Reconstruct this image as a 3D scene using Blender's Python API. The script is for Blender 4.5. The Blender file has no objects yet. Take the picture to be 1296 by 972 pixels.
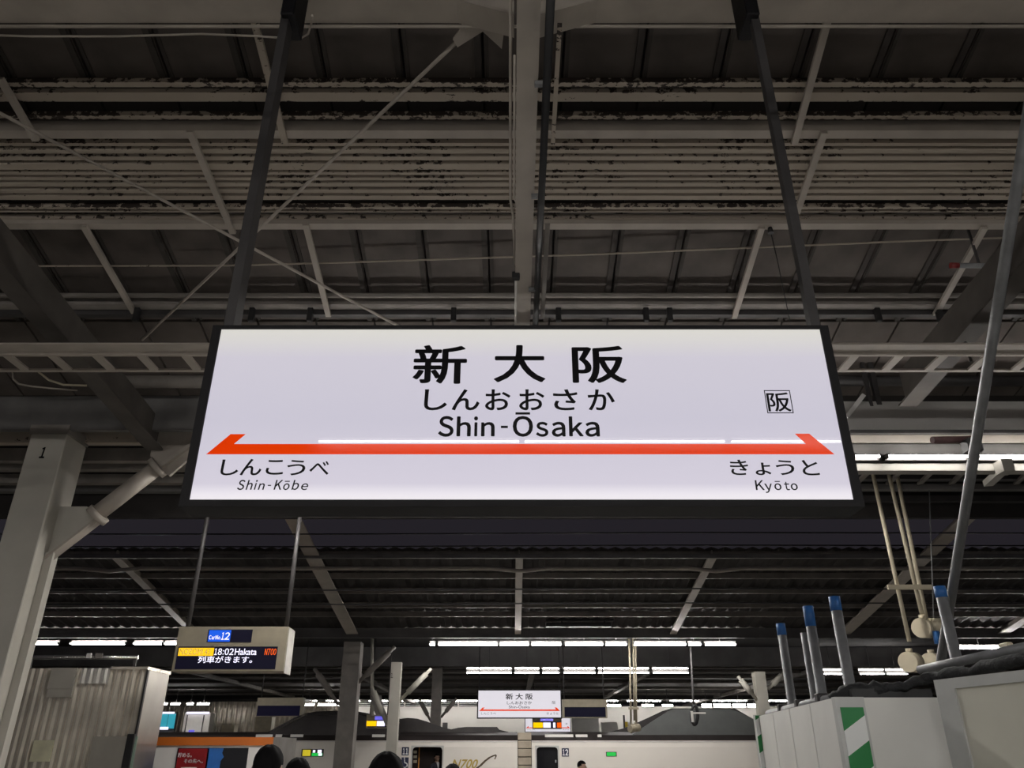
import bpy, bmesh, math, random
from mathutils import Vector, Matrix
random.seed(7)
S = bpy.context.scene
COL = S.collection

# ---------------------------------------------------------------- camera, world, exposure
TH = math.radians(25.6); CT, ST = math.cos(TH), math.sin(TH)
F = 974.0; CZ = 1.7
cd = bpy.data.cameras.new('camera'); cam = bpy.data.objects.new('camera', cd); COL.objects.link(cam)
cam.location = (0, 0, CZ); cam.rotation_euler = (math.pi/2 + TH, 0, 0)
cd.sensor_width = 36; cd.lens = F/1296*36; cd.clip_start = .05; cd.clip_end = 300
S.camera = cam
w = bpy.data.worlds.new('night'); S.world = w; w.use_nodes = True
w.node_tree.nodes['Background'].inputs[0].default_value = (.0165, .0145, .0185, 1)
w.node_tree.nodes['Background'].inputs[1].default_value = 1
S.view_settings.view_transform = 'Standard'; S.view_settings.look = 'None'
S.view_settings.gamma = 1; S.view_settings.use_curve_mapping = False
S.view_settings.exposure = 0.0
S.cycles.use_denoising = True
S.cycles.max_bounces = 8
TUBE = 75.0          # radiance of the main fluorescent tubes
TUBE2 = 42.0         # older, dimmer tubes
TUBE3 = 140.0        # high-output tubes beside the train
SIGN = .56           # radiance of the backlit sign faces

# ---------------------------------------------------------------- pixel -> point on a given plane
def ray(u, v):
    a, b = (u-648)/F, (486-v)/F
    return Vector((a, CT-b*ST, ST+b*CT))
def W(u, v, y):
    d = ray(u, v); t = y/d.y
    return Vector((d.x*t, y, CZ+d.z*t))
def ZV(v, y): return W(648, v, y).z
RZ, RY, RS = 7.4, 3.5, .25          # roof plane of the near canopy: height at ridge, ridge y, fall
def deckz(y): return RZ - RS*abs(y-RY)
def Wd(u, v, off):
    d = ray(u, v)
    t = (RZ-off+RS*RY-CZ)/(d.z+RS*d.y)
    return Vector((d.x*t, d.y*t, CZ+d.z*t))

# ---------------------------------------------------------------- materials
MATS = {}
def mat(name, col, rough=.6, metal=0, var=.25, scale=4, bump=0, coat=0, stretch=(1, 1, 1)):
    if name in MATS: return MATS[name]
    m = bpy.data.materials.new(name); m.use_nodes = True; nt = m.node_tree
    b = nt.nodes['Principled BSDF']; b.inputs['Roughness'].default_value = rough; b.inputs['Metallic'].default_value = metal
    b.inputs['Coat Weight'].default_value = coat
    tc = nt.nodes.new('ShaderNodeTexCoord'); mp = nt.nodes.new('ShaderNodeMapping'); mp.inputs['Scale'].default_value = stretch
    nz = nt.nodes.new('ShaderNodeTexNoise'); nz.inputs['Scale'].default_value = scale; nz.inputs['Detail'].default_value = 6
    nt.links.new(tc.outputs['Object'], mp.inputs[0]); nt.links.new(mp.outputs[0], nz.inputs['Vector'])
    r = nt.nodes.new('ShaderNodeValToRGB')
    r.color_ramp.elements[0].position = .3; r.color_ramp.elements[1].position = .7
    r.color_ramp.elements[0].color = tuple(c*(1-var) for c in col)+(1,)
    r.color_ramp.elements[1].color = tuple(min(1, c*(1+var*.6)) for c in col)+(1,)
    nt.links.new(nz.outputs['Fac'], r.inputs[0]); nt.links.new(r.outputs[0], b.inputs['Base Color'])
    if bump:
        bp = nt.nodes.new('ShaderNodeBump'); bp.inputs['Strength'].default_value = bump; bp.inputs['Distance'].default_value = .02
        nt.links.new(nz.outputs['Fac'], bp.inputs['Height']); nt.links.new(bp.outputs[0], b.inputs['Normal'])
    MATS[name] = m; return m
def peel(name, paint, rust, thr=.5, scale=13):
    if name in MATS: return MATS[name]
    m = bpy.data.materials.new(name); m.use_nodes = True; nt = m.node_tree; L = nt.links.new
    b = nt.nodes['Principled BSDF']; b.inputs['Roughness'].default_value = .7
    def M(op, a=None, b_=None, c=None):
        n = nt.nodes.new('ShaderNodeMath'); n.operation = op
        for i, q in enumerate((a, b_, c)):
            if q is None: continue
            if isinstance(q, (int, float)): n.inputs[i].default_value = q
            else: L(q, n.inputs[i])
        return n.outputs[0]
    tc = nt.nodes.new('ShaderNodeTexCoord')
    mp = nt.nodes.new('ShaderNodeMapping'); mp.inputs['Scale'].default_value = (1, 2.0, 1)
    n1 = nt.nodes.new('ShaderNodeTexNoise'); n1.inputs['Scale'].default_value = scale; n1.inputs['Detail'].default_value = 8; n1.inputs['Roughness'].default_value = .65
    n2 = nt.nodes.new('ShaderNodeTexNoise'); n2.inputs['Scale'].default_value = .9
    sp = nt.nodes.new('ShaderNodeSeparateXYZ'); L(tc.outputs['Generated'], sp.inputs[0])
    edge = M('POWER', M('ABSOLUTE', M('MULTIPLY_ADD', sp.outputs[1], 2, -1)), 3)
    L(tc.outputs['Object'], mp.inputs[0]); L(mp.outputs[0], n1.inputs['Vector']); L(tc.outputs['Object'], n2.inputs['Vector'])
    v = M('MULTIPLY_ADD', n2.outputs['Fac'], .45, n1.outputs['Fac']); v = M('MULTIPLY_ADD', edge, -.13, v)
    r = nt.nodes.new('ShaderNodeValToRGB')
    r.color_ramp.elements[0].position = thr+.225-.01; r.color_ramp.elements[1].position = thr+.225+.015
    r.color_ramp.elements[0].color = rust+(1,); r.color_ramp.elements[1].color = paint+(1,)
    L(v, r.inputs[0]); L(r.outputs[0], b.inputs['Base Color'])
    MATS[name] = m; return m
def glow(name, col, strength, base=(.5, .5, .5), rough=.1, spec=.5):
    if name in MATS: return MATS[name]
    m = bpy.data.materials.new(name); m.use_nodes = True
    b = m.node_tree.nodes['Principled BSDF']
    b.inputs['Base Color'].default_value = base+(1,); b.inputs['Roughness'].default_value = rough
    b.inputs['Specular IOR Level'].default_value = spec
    b.inputs['Emission Color'].default_value = col+(1,); b.inputs['Emission Strength'].default_value = strength
    MATS[name] = m; return m
def stripes(name, c1, c2, period, slope):
    m = bpy.data.materials.new(name); m.use_nodes = True; nt = m.node_tree; b = nt.nodes['Principled BSDF']
    b.inputs['Roughness'].default_value = .45
    tc = nt.nodes.new('ShaderNodeTexCoord'); sx = nt.nodes.new('ShaderNodeSeparateXYZ')
    a = nt.nodes.new('ShaderNodeMath'); a.operation = 'MULTIPLY_ADD'; a.inputs[1].default_value = -slope
    d = nt.nodes.new('ShaderNodeMath'); d.operation = 'DIVIDE'; d.inputs[1].default_value = period
    fr = nt.nodes.new('ShaderNodeMath'); fr.operation = 'FRACT'
    gt = nt.nodes.new('ShaderNodeMath'); gt.operation = 'GREATER_THAN'; gt.inputs[1].default_value = .5
    mx = nt.nodes.new('ShaderNodeMix'); mx.data_type = 'RGBA'
    mx.inputs[6].default_value = c1+(1,); mx.inputs[7].default_value = c2+(1,)
    L = nt.links.new
    L(tc.outputs['Object'], sx.inputs[0]); L(sx.outputs[0], a.inputs[0]); L(sx.outputs[2], a.inputs[2]); L(a.outputs[0], d.inputs[0])
    L(d.outputs[0], fr.inputs[0]); L(fr.outputs[0], gt.inputs[0]); L(gt.outputs[0], mx.inputs[0]); L(mx.outputs[2], b.inputs['Base Color'])
    MATS[name] = m; return m

PAINT = mat('cream_paint', (.40, .36, .31), .55, var=.15, scale=3)
PAINTD = mat('grey_paint', (.22, .20, .18), .6, var=.25, scale=3)
PEEL = peel('peeling_paint', (.38, .33, .27), (.030, .021, .016), .285)
PEELH = peel('heavily_peeling_paint', (.38, .33, .27), (.030, .021, .016), .395)
DECK = mat('roof_deck', (.092, .077, .067), .75, var=.35, scale=2.5, bump=.15)
DECKS = mat('roof_joint', (.055, .047, .041), .8, var=.3, scale=5)
DECKS2 = mat('gap_shade_deck', (.02, .017, .015), .85, var=.3, scale=3)  # darkness of the gaps between slats painted into the deck colour
SLAB = mat('roof_backing', (.022, .019, .018), .9)
DARK = mat('dark_steel', (.045, .042, .042), .5, var=.3)
BLACK = mat('black_rubber', (.012, .012, .013), .5)
FRAME = mat('sign_frame', (.012, .0115, .013), .6)
FRAME.node_tree.nodes['Principled BSDF'].inputs['Specular IOR Level'].default_value = .2
GALV = mat('galvanised_steel', (.22, .225, .23), .5, metal=.3, var=.25, scale=9)
CREAM = mat('cream_conduit', (.55, .49, .36), .5, var=.12)
WHITE = mat('white_enamel', (.72, .70, .66), .4, var=.06)
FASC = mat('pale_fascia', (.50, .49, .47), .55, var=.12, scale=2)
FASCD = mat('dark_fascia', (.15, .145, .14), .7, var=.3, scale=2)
FARD = mat('far_roof_sheet', (.032, .028, .026), .8, var=.35, scale=3)
FARG = mat('far_fascia', (.13, .125, .125), .7, var=.25, scale=1.5)
COLM = mat('column_paint', (.46, .44, .385), .6, var=.12, scale=1.5)
STEELW = mat('stainless_sheet', (.80, .74, .63), .24, metal=.7, var=.3, scale=2.2, bump=.8)
HOARD = mat('hoarding_board', (.66, .66, .62), .45, var=.08, scale=2)
HFRAME = mat('hoarding_frame', (.48, .49, .47), .45, var=.1)
BLUE = mat('blue_tape', (.025, .13, .38), .5, var=.3)
CONC = mat('concrete', (.34, .33, .31), .85, var=.2, scale=3)
TUBEM = glow('fluorescent_tube', (1, .96, .92), TUBE)
TUBEO = glow('old_fluorescent_tube', (1, .96, .93), TUBE2)
TUBEH = glow('high_output_tube', (1, .96, .92), TUBE3)
HOUS = mat('lamp_housing', (.10, .095, .09), .6, var=.2)
INK = mat('sign_ink', (.004, .0035, .005), .3, var=0)
INK.node_tree.nodes['Principled BSDF'].inputs['Specular IOR Level'].default_value = .12
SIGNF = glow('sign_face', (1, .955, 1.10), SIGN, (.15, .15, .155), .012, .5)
def paint_inner_glow(m):      # glow of unbuilt inner tubes painted into the emission along top and foot
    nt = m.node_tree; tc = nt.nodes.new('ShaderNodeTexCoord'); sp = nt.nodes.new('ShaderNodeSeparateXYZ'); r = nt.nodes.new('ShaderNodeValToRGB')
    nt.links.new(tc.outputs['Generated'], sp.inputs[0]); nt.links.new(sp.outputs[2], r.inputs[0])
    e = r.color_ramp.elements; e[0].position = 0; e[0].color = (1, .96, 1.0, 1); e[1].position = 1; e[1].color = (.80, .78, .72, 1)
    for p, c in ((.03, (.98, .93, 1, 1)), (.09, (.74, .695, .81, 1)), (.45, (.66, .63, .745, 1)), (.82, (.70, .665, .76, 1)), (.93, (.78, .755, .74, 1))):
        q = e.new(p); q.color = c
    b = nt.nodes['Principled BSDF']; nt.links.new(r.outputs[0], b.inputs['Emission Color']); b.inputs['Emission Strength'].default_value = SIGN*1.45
paint_inner_glow(SIGNF)
SIGNQ = glow('far_sign_face', (1, .955, 1.04), SIGN*1.25, (.15, .15, .15), .5, .2)
SIGNR = glow('sign_orange', (1, .055, .001), .70, (.05, .004, .001), .1, .2)

# ---------------------------------------------------------------- mesh helpers (world coordinates)
def box(bm, lo, hi):
    lo, hi = Vector(lo), Vector(hi)
    v = [bm.verts.new((x, y, z)) for x in (lo.x, hi.x) for y in (lo.y, hi.y) for z in (lo.z, hi.z)]
    for f in ((0, 1, 3, 2), (4, 6, 7, 5), (0, 4, 5, 1), (2, 3, 7, 6), (0, 2, 6, 4), (1, 5, 7, 3)):
        bm.faces.new([v[i] for i in f])
def bar(bm, p0, p1, w, h, up=(0, 0, 1)):
    p0, p1 = Vector(p0), Vector(p1); d = (p1-p0).normalized(); up = Vector(up)
    s = d.cross(up).normalized(); n = s.cross(d).normalized()
    r = []
    for p in (p0, p1):
        r.append([bm.verts.new(p+s*a*w/2+n*b*h/2) for a, b in ((-1, -1), (1, -1), (1, 1), (-1, 1))])
    bm.faces.new(r[0][::-1]); bm.faces.new(r[1])
    for i in range(4): bm.faces.new((r[0][i], r[0][(i+1) % 4], r[1][(i+1) % 4], r[1][i]))
def tube(bm, pts, r, n=12, cap=True):
    pts = [Vector(p) for p in pts]; rings = []
    for i, p in enumerate(pts):
        d = (pts[min(i+1, len(pts)-1)]-pts[max(i-1, 0)]).normalized()
        a = Vector((0, 0, 1)) if abs(d.z) < .9 else Vector((0, 1, 0))
        s = d.cross(a).normalized(); t = s.cross(d)
        rr = r[i] if isinstance(r, (list, tuple)) else r
        rings.append([bm.verts.new(p+(s*math.cos(2*math.pi*k/n)+t*math.sin(2*math.pi*k/n))*rr) for k in range(n)])
    for a, b in zip(rings, rings[1:]):
        for k in range(n):
            f = bm.faces.new((a[k], a[(k+1) % n], b[(k+1) % n], b[k])); f.smooth = True
    if cap: bm.faces.new(rings[0][::-1]); bm.faces.new(rings[-1])
def prism(bm, pts, ext):
    ext = Vector(ext); a = [bm.verts.new(p) for p in pts]; b = [bm.verts.new(Vector(p)+ext) for p in pts]
    bm.faces.new(a); bm.faces.new(b[::-1]); n = len(a)
    for i in range(n): bm.faces.new((a[i], b[i], b[(i+1) % n], a[(i+1) % n]))
def extrude_x(bm, prof, x0, x1, closed=True):      # profile of (y, z)
    prism(bm, [Vector((x0, y, z)) for y, z in prof], (x1-x0, 0, 0))
B = bmesh.new
def obj(name, bm, m, parent=None, bevel=0, norm=True):
    if norm: bmesh.ops.recalc_face_normals(bm, faces=bm.faces[:])
    if bevel: bmesh.ops.bevel(bm, geom=bm.edges[:], offset=bevel, segments=1, affect='EDGES', clamp_overlap=True)
    me = bpy.data.meshes.new(name); bm.to_mesh(me); bm.free()
    return link(name, me, m, parent)
def wloc(o):
    p = Vector(o.location)
    while o.parent: o = o.parent; p += Vector(o.location)
    return p
def link(name, me, m, parent=None):
    if m: me.materials.append(m)
    o = bpy.data.objects.new(name, me)
    if parent:
        me.transform(Matrix.Translation(-wloc(parent))); o.parent = parent
    else:
        c = [v.co for v in me.vertices]
        p = Vector(((min(v.x for v in c)+max(v.x for v in c))/2, (min(v.y for v in c)+max(v.y for v in c))/2, min(v.z for v in c)))
        me.transform(Matrix.Translation(-p)); o.location = p
    COL.objects.link(o); return o
def tag(o, label, cat, group=None):
    o['label'] = label; o['category'] = cat
    if group: o['group'] = group
    return o
def thing(name, label, cat, loc, group=None):
    o = bpy.data.objects.new(name, None); o.empty_display_size = .1; COL.objects.link(o); o.location = loc
    return tag(o, label, cat, group)
def setting(name, loc=(0, 0, 0)):
    o = bpy.data.objects.new(name, None); COL.objects.link(o); o.location = loc; o['kind'] = 'structure'; return o
def one(name, fn, m, parent=None, bevel=0):
    bm = B(); fn(bm); return obj(name, bm, m, parent, bevel)
def text(body, u0, v0, u1, v1, y, m, parent, bold=0, shear=0, space=1.0, name='lettering', d=.0015):
    """lettering as a thin raised mesh whose bounding box fills the given rectangle on the plane at depth y"""
    c = bpy.data.curves.new('t', 'FONT'); c.body = body; c.shear = shear; c.space_character = space; c.resolution_u = 4
    c.extrude = .002
    o = bpy.data.objects.new('t', c); COL.objects.link(o); bpy.context.view_layer.update()
    me = bpy.data.meshes.new_from_object(o.evaluated_get(bpy.context.evaluated_depsgraph_get()))
    bpy.data.objects.remove(o); bpy.data.curves.remove(c)
    if bold:
        bm = B()
        for ci, (dx, dy) in enumerate(((-1, 0), (1, 0), (0, .7), (0, -.7), (-.7, .5), (.7, .5), (-.7, -.5), (.7, -.5))):
            m2 = me.copy(); m2.transform(Matrix.Translation((dx*bold, dy*bold, ci*.0005))); bm.from_mesh(m2); bpy.data.meshes.remove(m2)
        bm.to_mesh(me); bm.free()
    vm = (v0+v1)/2; a, b = W(u0, vm, y), W(u1, vm, y); zt, zb = ZV(v0, y), ZV(v1, y)
    xs = [q.co.x for q in me.vertices]; ys = [q.co.y for q in me.vertices]
    sx = (b.x-a.x)/(max(xs)-min(xs)); sz = (zt-zb)/(max(ys)-min(ys)); x0, y0 = min(xs), min(ys)
    for q in me.vertices:
        q.co = Vector((a.x+(q.co.x-x0)*sx, y-d+(-q.co.z)*d/.004, zb+(q.co.y-y0)*sz))
    me.materials.clear()
    return link(name, me, m, parent)
ORD = ['first', 'second', 'third', 'fourth', 'fifth', 'sixth', 'seventh', 'eighth', 'ninth', 'tenth', 'eleventh', 'twelfth']

# ---------------------------------------------------------------- floor
def slab(bm): box(bm, (-30, -14, -.3), (30, 26.05, 0))
fl = one('floor', slab, CONC); fl['kind'] = 'structure'
f2 = one('floor', lambda bm: box(bm, (-60, 26.05, -1.6), (60, 75, -1.35)), CONC); f2['kind'] = 'structure'
f3 = one('floor', lambda bm: box(bm, (-60, 29.9, -1.35), (60, 75, 0)), CONC); f3['kind'] = 'structure'

# ---------------------------------------------------------------- near canopy
XL, XR = -9.94, 9.38
ceil = setting('ceiling', (0, RY, RZ))
def backing(bm):
    prism(bm, [(XL-1, RY, RZ+.06), (XL-1, 11.6, deckz(11.6)+.06), (XL-1, 11.6, deckz(11.6)+.16), (XL-1, RY, RZ+.18),
               (XL-1, -4.6, deckz(-4.6)+.16), (XL-1, -4.6, deckz(-4.6)+.06)], (XR-XL+2, 0, 0))
one('roof_sheet', backing, SLAB, ceil)
PW = .69
rows = [(RY+.05, 4.93), (4.97, 6.28), (6.32, 7.86), (7.90, 9.25)]
panel_mesh = {}
for ri, (ya, yb) in enumerate(rows):
    for k in range(28):
        x0 = -.25+(k-14)*PW
        if ri not in panel_mesh:
            bm = B(); a = .012
            prism(bm, [(a, ya, deckz(ya)), (PW-a, ya, deckz(ya)), (PW-a, yb, deckz(yb)), (a, yb, deckz(yb))], (0, 0, .045))
            bmesh.ops.recalc_face_normals(bm, faces=bm.faces[:])
            me = bpy.data.meshes.new('roof_panel'); bm.to_mesh(me); bm.free(); me.materials.append(DECKS2 if ri == 1 else DECK)
            me.transform(Matrix.Translation(-Vector(ceil.location))); panel_mesh[ri] = me
        o = bpy.data.objects.new('roof_panel', panel_mesh[ri]); o.parent = ceil; o.location = (x0, 0, 0); COL.objects.link(o)
        if ri in (0, 2):
            key = ('j', ri)
            if key not in panel_mesh:
                bm = B()
                bar(bm, (-.045, ya, deckz(ya)-.012), (-.045, yb, deckz(yb)-.012), .055, .03)
                bar(bm, (.035, ya, deckz(ya)-.004), (.035, yb, deckz(yb)-.004), .03, .02)
                bmesh.ops.recalc_face_normals(bm, faces=bm.faces[:])
                me = bpy.data.meshes.new('joint_strip'); bm.to_mesh(me); bm.free(); me.materials.append(DECKS)
                me.transform(Matrix.Translation(-Vector(ceil.location))); panel_mesh[key] = me
            o = bpy.data.objects.new('joint_strip', panel_mesh[key]); o.parent = ceil; o.location = (x0, 0, 0); COL.objects.link(o)

def slat(v0, v1, m, off=.12, th=.05, x0=XL, x1=XR, name='slat'):
    a, b = Wd(648, v0, off), Wd(648, v1, off)
    return one(name, lambda bm: prism(bm, [(x0, a.y, a.z), (x0, b.y, b.z), (x0, b.y, b.z+th), (x0, a.y, a.z+th)], (x1-x0, 0, 0)), m, ceil)
for v0, v1, m in ((104, 112, PEELH), (117, 130, PEEL), (146, 153, PEELH), (181, 186.5, PEEL), (189.5, 196, PEEL), (197.8, 204.5, PEEL),
                  (207.5, 216.5, PEEL), (218.3, 223, PEEL), (225.2, 229.8, PEEL), (231.6, 237.8, PEEL), (240, 246, PEEL), (248, 254.5, PEEL),
                  (262, 266.5, PEELH), (268, 270.3, PEEL), (276.5, 281.5, PEEL)):
    slat(v0, v1-1.5, m)
slat(165, 175.5, PAINT, .17, .12, name='purlin'); slat(283, 290.5, PAINT, .17, .12, name='purlin')
slat(385, 392, PAINTD, .15, .10, name='purlin'); slat(398, 402, DARK, .2, .1, name='purlin')
one('conduit', lambda bm: tube(bm, [Wd(-350, 374, .12), Wd(1650, 374, .12)], .03, 10), PAINTD, ceil)
one('conduit', lambda bm: tube(bm, [Wd(-350, 381, .08), Wd(1650, 381, .08)], .018, 8), DARK, ceil)

# ridge girder along the platform, haunched where the middle rafter meets it
RX = .105
def girder(bm):
    zf, ya, yb = 6.53, 3.75, 3.945
    for s, xe in ((-1, XL-1), (1, XR+1)):
        prism(bm, [(RX+s*.09, ya, zf-.16), (RX+s*.5, ya, zf-.005), (xe, ya, zf), (xe, ya, zf+.03), (RX+s*.5, ya, zf+.025), (RX+s*.09, ya, zf-.13)], (0, yb-ya, 0))
        prism(bm, [(RX+s*.09, 3.84, zf-.14), (RX+s*.5, 3.84, zf+.01), (xe, 3.84, zf+.01), (xe, 3.84, 7.0), (RX+s*.09, 3.84, 7.0)], (0, .025, 0))
        box(bm, (min(RX+s*.09, xe), ya, 7.0), (max(RX+s*.09, xe), yb, 7.03))
one('girder', girder, PAINT, ceil)
RAFD = mat('dark_rafter_paint', (.085, .075, .066), .65, var=.3, scale=3)  # side rafters, darker than the middle one
RF = .104                       # fall of the rafters' lower flange
def rafz(y): return 5.92-RF*abs(y-RY)
def rafter(bm, x, wd, ya=-4.4, yb=11.2):
    for a, b in ((ya, RY), (RY, yb)):
        bar(bm, (x, a, rafz(a)), (x, b, rafz(b)), wd, .022)
        prism(bm, [(x-.008, a, rafz(a)), (x-.008, b, rafz(b)), (x-.008, b, min(rafz(b)+.45, deckz(b)-.2)), (x-.008, a, min(rafz(a)+.45, deckz(a)-.2))], (.016, 0, 0))
one('rafter', lambda bm: rafter(bm, RX, .15), PAINT, ceil)
one('rafter', lambda bm: rafter(bm, -4.7, .22, yb=9.5), RAFD, ceil)
one('rafter', lambda bm: rafter(bm, 4.7, .22, yb=8.35), RAFD, ceil)
# posts from rafters up to the deck
for x in (-4.7, RX, 4.7):
    one('roof_post', lambda bm: box(bm, (x-.05, 3.40, 6.3), (x+.05, 3.5, RZ+.06)), PAINTD, ceil)

# slanting hanger struts under the deck
for (ua, va, ub, vb, wd) in ((322, 26, 361, 181, .058), (0, 99, 46, 178, .06), (240, 166, 295, 295, .062), (106, 286, 170, 396, .062), (387, 284, 416, 400, .06),
                         (1047, 27, 1005, 182, .06), (1043, 168, 1008, 270, .062), (964, 288, 929, 402, .06), (1246, 288, 1184, 398, .062)):
    a, b = Wd(ua, va, .2), Wd(ub, vb, .2); x = (a.x+b.x)/2
    one('strut', lambda bm: bar(bm, (a.x, a.y, a.z), (b.x, b.y, b.z), wd, .035), PEEL if wd < .06 else PAINT, ceil)

# rod bracing in the plane of the roof with its gusset
one('gusset_plate', lambda bm: prism(bm, [Wd(590, 24, .72), Wd(573, 50, .72), Wd(579, 60, .72), Wd(611, 40, .72), Wd(635, 62, .72), Wd(640, 24, .72)], (0, 0, .02)), PAINT, ceil)
P0, P1 = Wd(577, 54, .70), Wd(180, 430, .35)
Q0, Q1 = Wd(-4, 141, .45), Wd(505, 413, .6)
one('tie_rod', lambda bm: tube(bm, [P0, P1], .016, 8), PAINT, ceil)
one('tie_rod', lambda bm: tube(bm, [Q0, Q1], .015, 8), PAINT, ceil)

# far half of the canopy: fascias, edge beams
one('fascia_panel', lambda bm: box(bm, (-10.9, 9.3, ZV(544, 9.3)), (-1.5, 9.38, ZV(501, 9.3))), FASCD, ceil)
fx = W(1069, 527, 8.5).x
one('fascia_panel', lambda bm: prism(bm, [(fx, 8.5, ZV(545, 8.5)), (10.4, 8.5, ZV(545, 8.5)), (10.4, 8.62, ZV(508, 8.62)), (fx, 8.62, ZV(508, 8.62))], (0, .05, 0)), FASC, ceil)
one('fascia_end', lambda bm: bar(bm, W(1071, 528, 8.48), W(1093, 500, 8.48), .05, .04, (0, 1, 0)), FASC, ceil)
one('fascia_trim', lambda bm: box(bm, (fx, 8.42, ZV(549, 8.45)), (10.4, 8.49, ZV(545, 8.45))), DARK, ceil)
one('edge_beam', lambda bm: box(bm, (fx-.2, 8.5, ZV(560, 8.5)), (10.4, 8.62, ZV(550.5, 8.5))), PAINT, ceil)
one('edge_beam', lambda bm: box(bm, (fx-.2, 8.52, ZV(565, 8.5)), (10.4, 8.62, ZV(561, 8.5))), DARK, ceil)
for x in (4.5, 7, 9.8):
    one('fascia_hanger', lambda bm: box(bm, (x-.03, 8.6, ZV(512, 8.6)), (x+.03, 8.66, deckz(8.63)+.05)), DARK, ceil)
for v0, v1, y, m in ((545, 560, 9.7, PEEL), (567, 583, 10.2, PAINTD), (586, 594, 10.5, PAINTD), (600, 611, 10.9, PAINTD), (614, 622, 11.2, FASCD)):
    one('edge_beam', lambda bm: box(bm, (-10.9, y, ZV(v1, y)), (-1.2, y+.12, ZV(v0, y))), m, ceil)
for v0, v1, y, m in ((600, 606, 10.4, DARK), (612, 619, 10.8, FASCD), (627, 634, 11.2, DARK)):
    one('edge_beam', lambda bm: box(bm, (2.6, y, ZV(v1, y)), (10.4, y+.12, ZV(v0, y))), m, ceil)
for u in (1098, 1138, 1178, 1218, 1262, 1300):
    a, b = W(u, 598, 9.8), W(u-14, 612, 10.7)
    one('edge_strut', lambda bm: bar(bm, a, b, .07, .03), PAINTD, ceil)
one('eaves_board', lambda bm: box(bm, (-10.9, 11.4, ZV(655, 11.4)), (10.4, 11.5, deckz(11.5)+.05)), SLAB, ceil)
# dark clutter above the cable rack
one('duct', lambda bm: tube(bm, [W(128, 483, 8.9), W(330, 483, 8.9)], .085, 12), PAINTD, ceil)
one('hose', lambda bm: tube(bm, [W(16, 470, 8.8), W(17, 480, 8.8), W(24, 486, 8.8), W(40, 489, 8.8), W(70, 492, 8.9), W(98, 494, 9.0)], .012, 8), PAINT, ceil)
one('hose', lambda bm: tube(bm, [W(48, 470, 8.8), W(62, 481, 8.8), W(80, 487, 8.8), W(110, 488, 8.9)], .014, 8), CREAM, ceil)
one('duct', lambda bm: tube(bm, [W(1060, 482, 8.9), W(1400, 482, 8.9)], .07, 12), DARK, ceil)

# cable ladder
zl = 5.3
lad = thing('cable_ladder', 'long cream steel cable ladder with rungs running behind the large station sign', 'cable rack', (0, 6.8, zl))
yn0, yn1 = (zl-CZ)/((ZV(436, 1)-CZ)), (zl-CZ)/((ZV(446, 1)-CZ))
yf = (zl-CZ)/((ZV(469.5, 1)-CZ))
for nm, a, b, h in (('side_rail', yn0, yn1, .10), ('side_rail', yf-.02, yf+.03, .07)):
    one(nm, lambda bm: box(bm, (-11, a, zl), (11, b, zl+.02)), PAINT, lad)
one('rail_lip', lambda bm: box(bm, (-11, yn1+.012, zl-.02), (11, yn1+.05, zl+.04)), PAINT, lad)
one('rail_web', lambda bm: box(bm, (-11, yn1-.005, zl+.015), (11, yn1+.012, zl+.1)), DARK, lad)
dz = (yn1*CT+(zl-CZ)*ST)
k0 = (60-648)/F*dz
for i in range(-9, 34):
    x = k0+i*57/F*dz
    if -10.8 < x < 10.8:
        one('rung', lambda bm: box(bm, (x-.045, yn1, zl-.002), (x+.045, yf, zl+.02)), PAINT, lad)
for x in (-4.7, RX, 4.7):
    one('drop_rod', lambda bm: box(bm, (x-.01, 7.0, zl+.01), (x+.01, 7.02, rafz(7.0))), DARK, lad)

# conduits and downpipe along the middle rafter
def raf(y, dx, dz_): return Vector((RX+dx, y, rafz(y)+dz_))
def rv(v, dx, dz_):      # point alongside the middle rafter seen at row v
    d = ray(648, v); k = d.z/d.y
    y = (5.92+RF*RY+dz_-CZ)/(k+RF); return raf(y, dx, dz_)
bp = thing('drain_pipe', 'black drain pipe clipped along the right of the middle roof beam', 'pipe', rv(100, .13, -.02))
one('pipe', lambda bm: tube(bm, [rv(-60, .13, -.02), rv(430, .13, -.02)], .028, 12), BLACK, bp)
for v in (108, 250, 368):
    p = rv(v, .11, -.055)
    one('pipe_clip', lambda bm: box(bm, (p.x-.06, p.y-.015, p.z-.005), (p.x+.04, p.y+.015, p.z+.03)), GALV, bp)
one('peeling_angle', lambda bm: bar(bm, rv(30, .205, .05), rv(184, .205, .05), .03, .02), PEELH, ceil)
one('angle', lambda bm: bar(bm, rv(284, .20, .05), rv(402, .20, .05), .04, .03), PAINTD, ceil)
c1 = thing('conduit_pipe', 'thin cream conduit furthest left beside the middle roof beam', 'pipe', rv(150, -.125, 0))
one('pipe', lambda bm: tube(bm, [rv(-40, -.115, .02), rv(60, -.115, .02), rv(252, -.118, .02), rv(275, -.095, .02), rv(310, -.085, .02), rv(335, -.08, .02)], .011, 8), PAINT, c1)
c2 = thing('conduit_pipe', 'thin cream conduit touching the left edge of the middle roof beam', 'pipe', rv(150, -.085, 0))
one('pipe', lambda bm: tube(bm, [rv(70, -.088, .0), rv(251, -.088, .0), rv(256, -.07, .0), rv(262, -.08, .03)], .009, 8), PAINT, c2)
c3 = thing('conduit_pipe', 'pale conduit with black box on the middle roof beam just above the sign', 'pipe', rv(350, -.07, -.03))
one('pipe', lambda bm: tube(bm, [rv(350, -.07, -.03), rv(425, -.07, -.03)], .011, 8), WHITE, c3)
pb = rv(350, -.07, -.03)
one('junction_box', lambda bm: box(bm, (pb.x-.035, pb.y-.03, pb.z-.03), (pb.x+.035, pb.y+.03, pb.z+.04)), BLACK, c3, .006)

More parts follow.
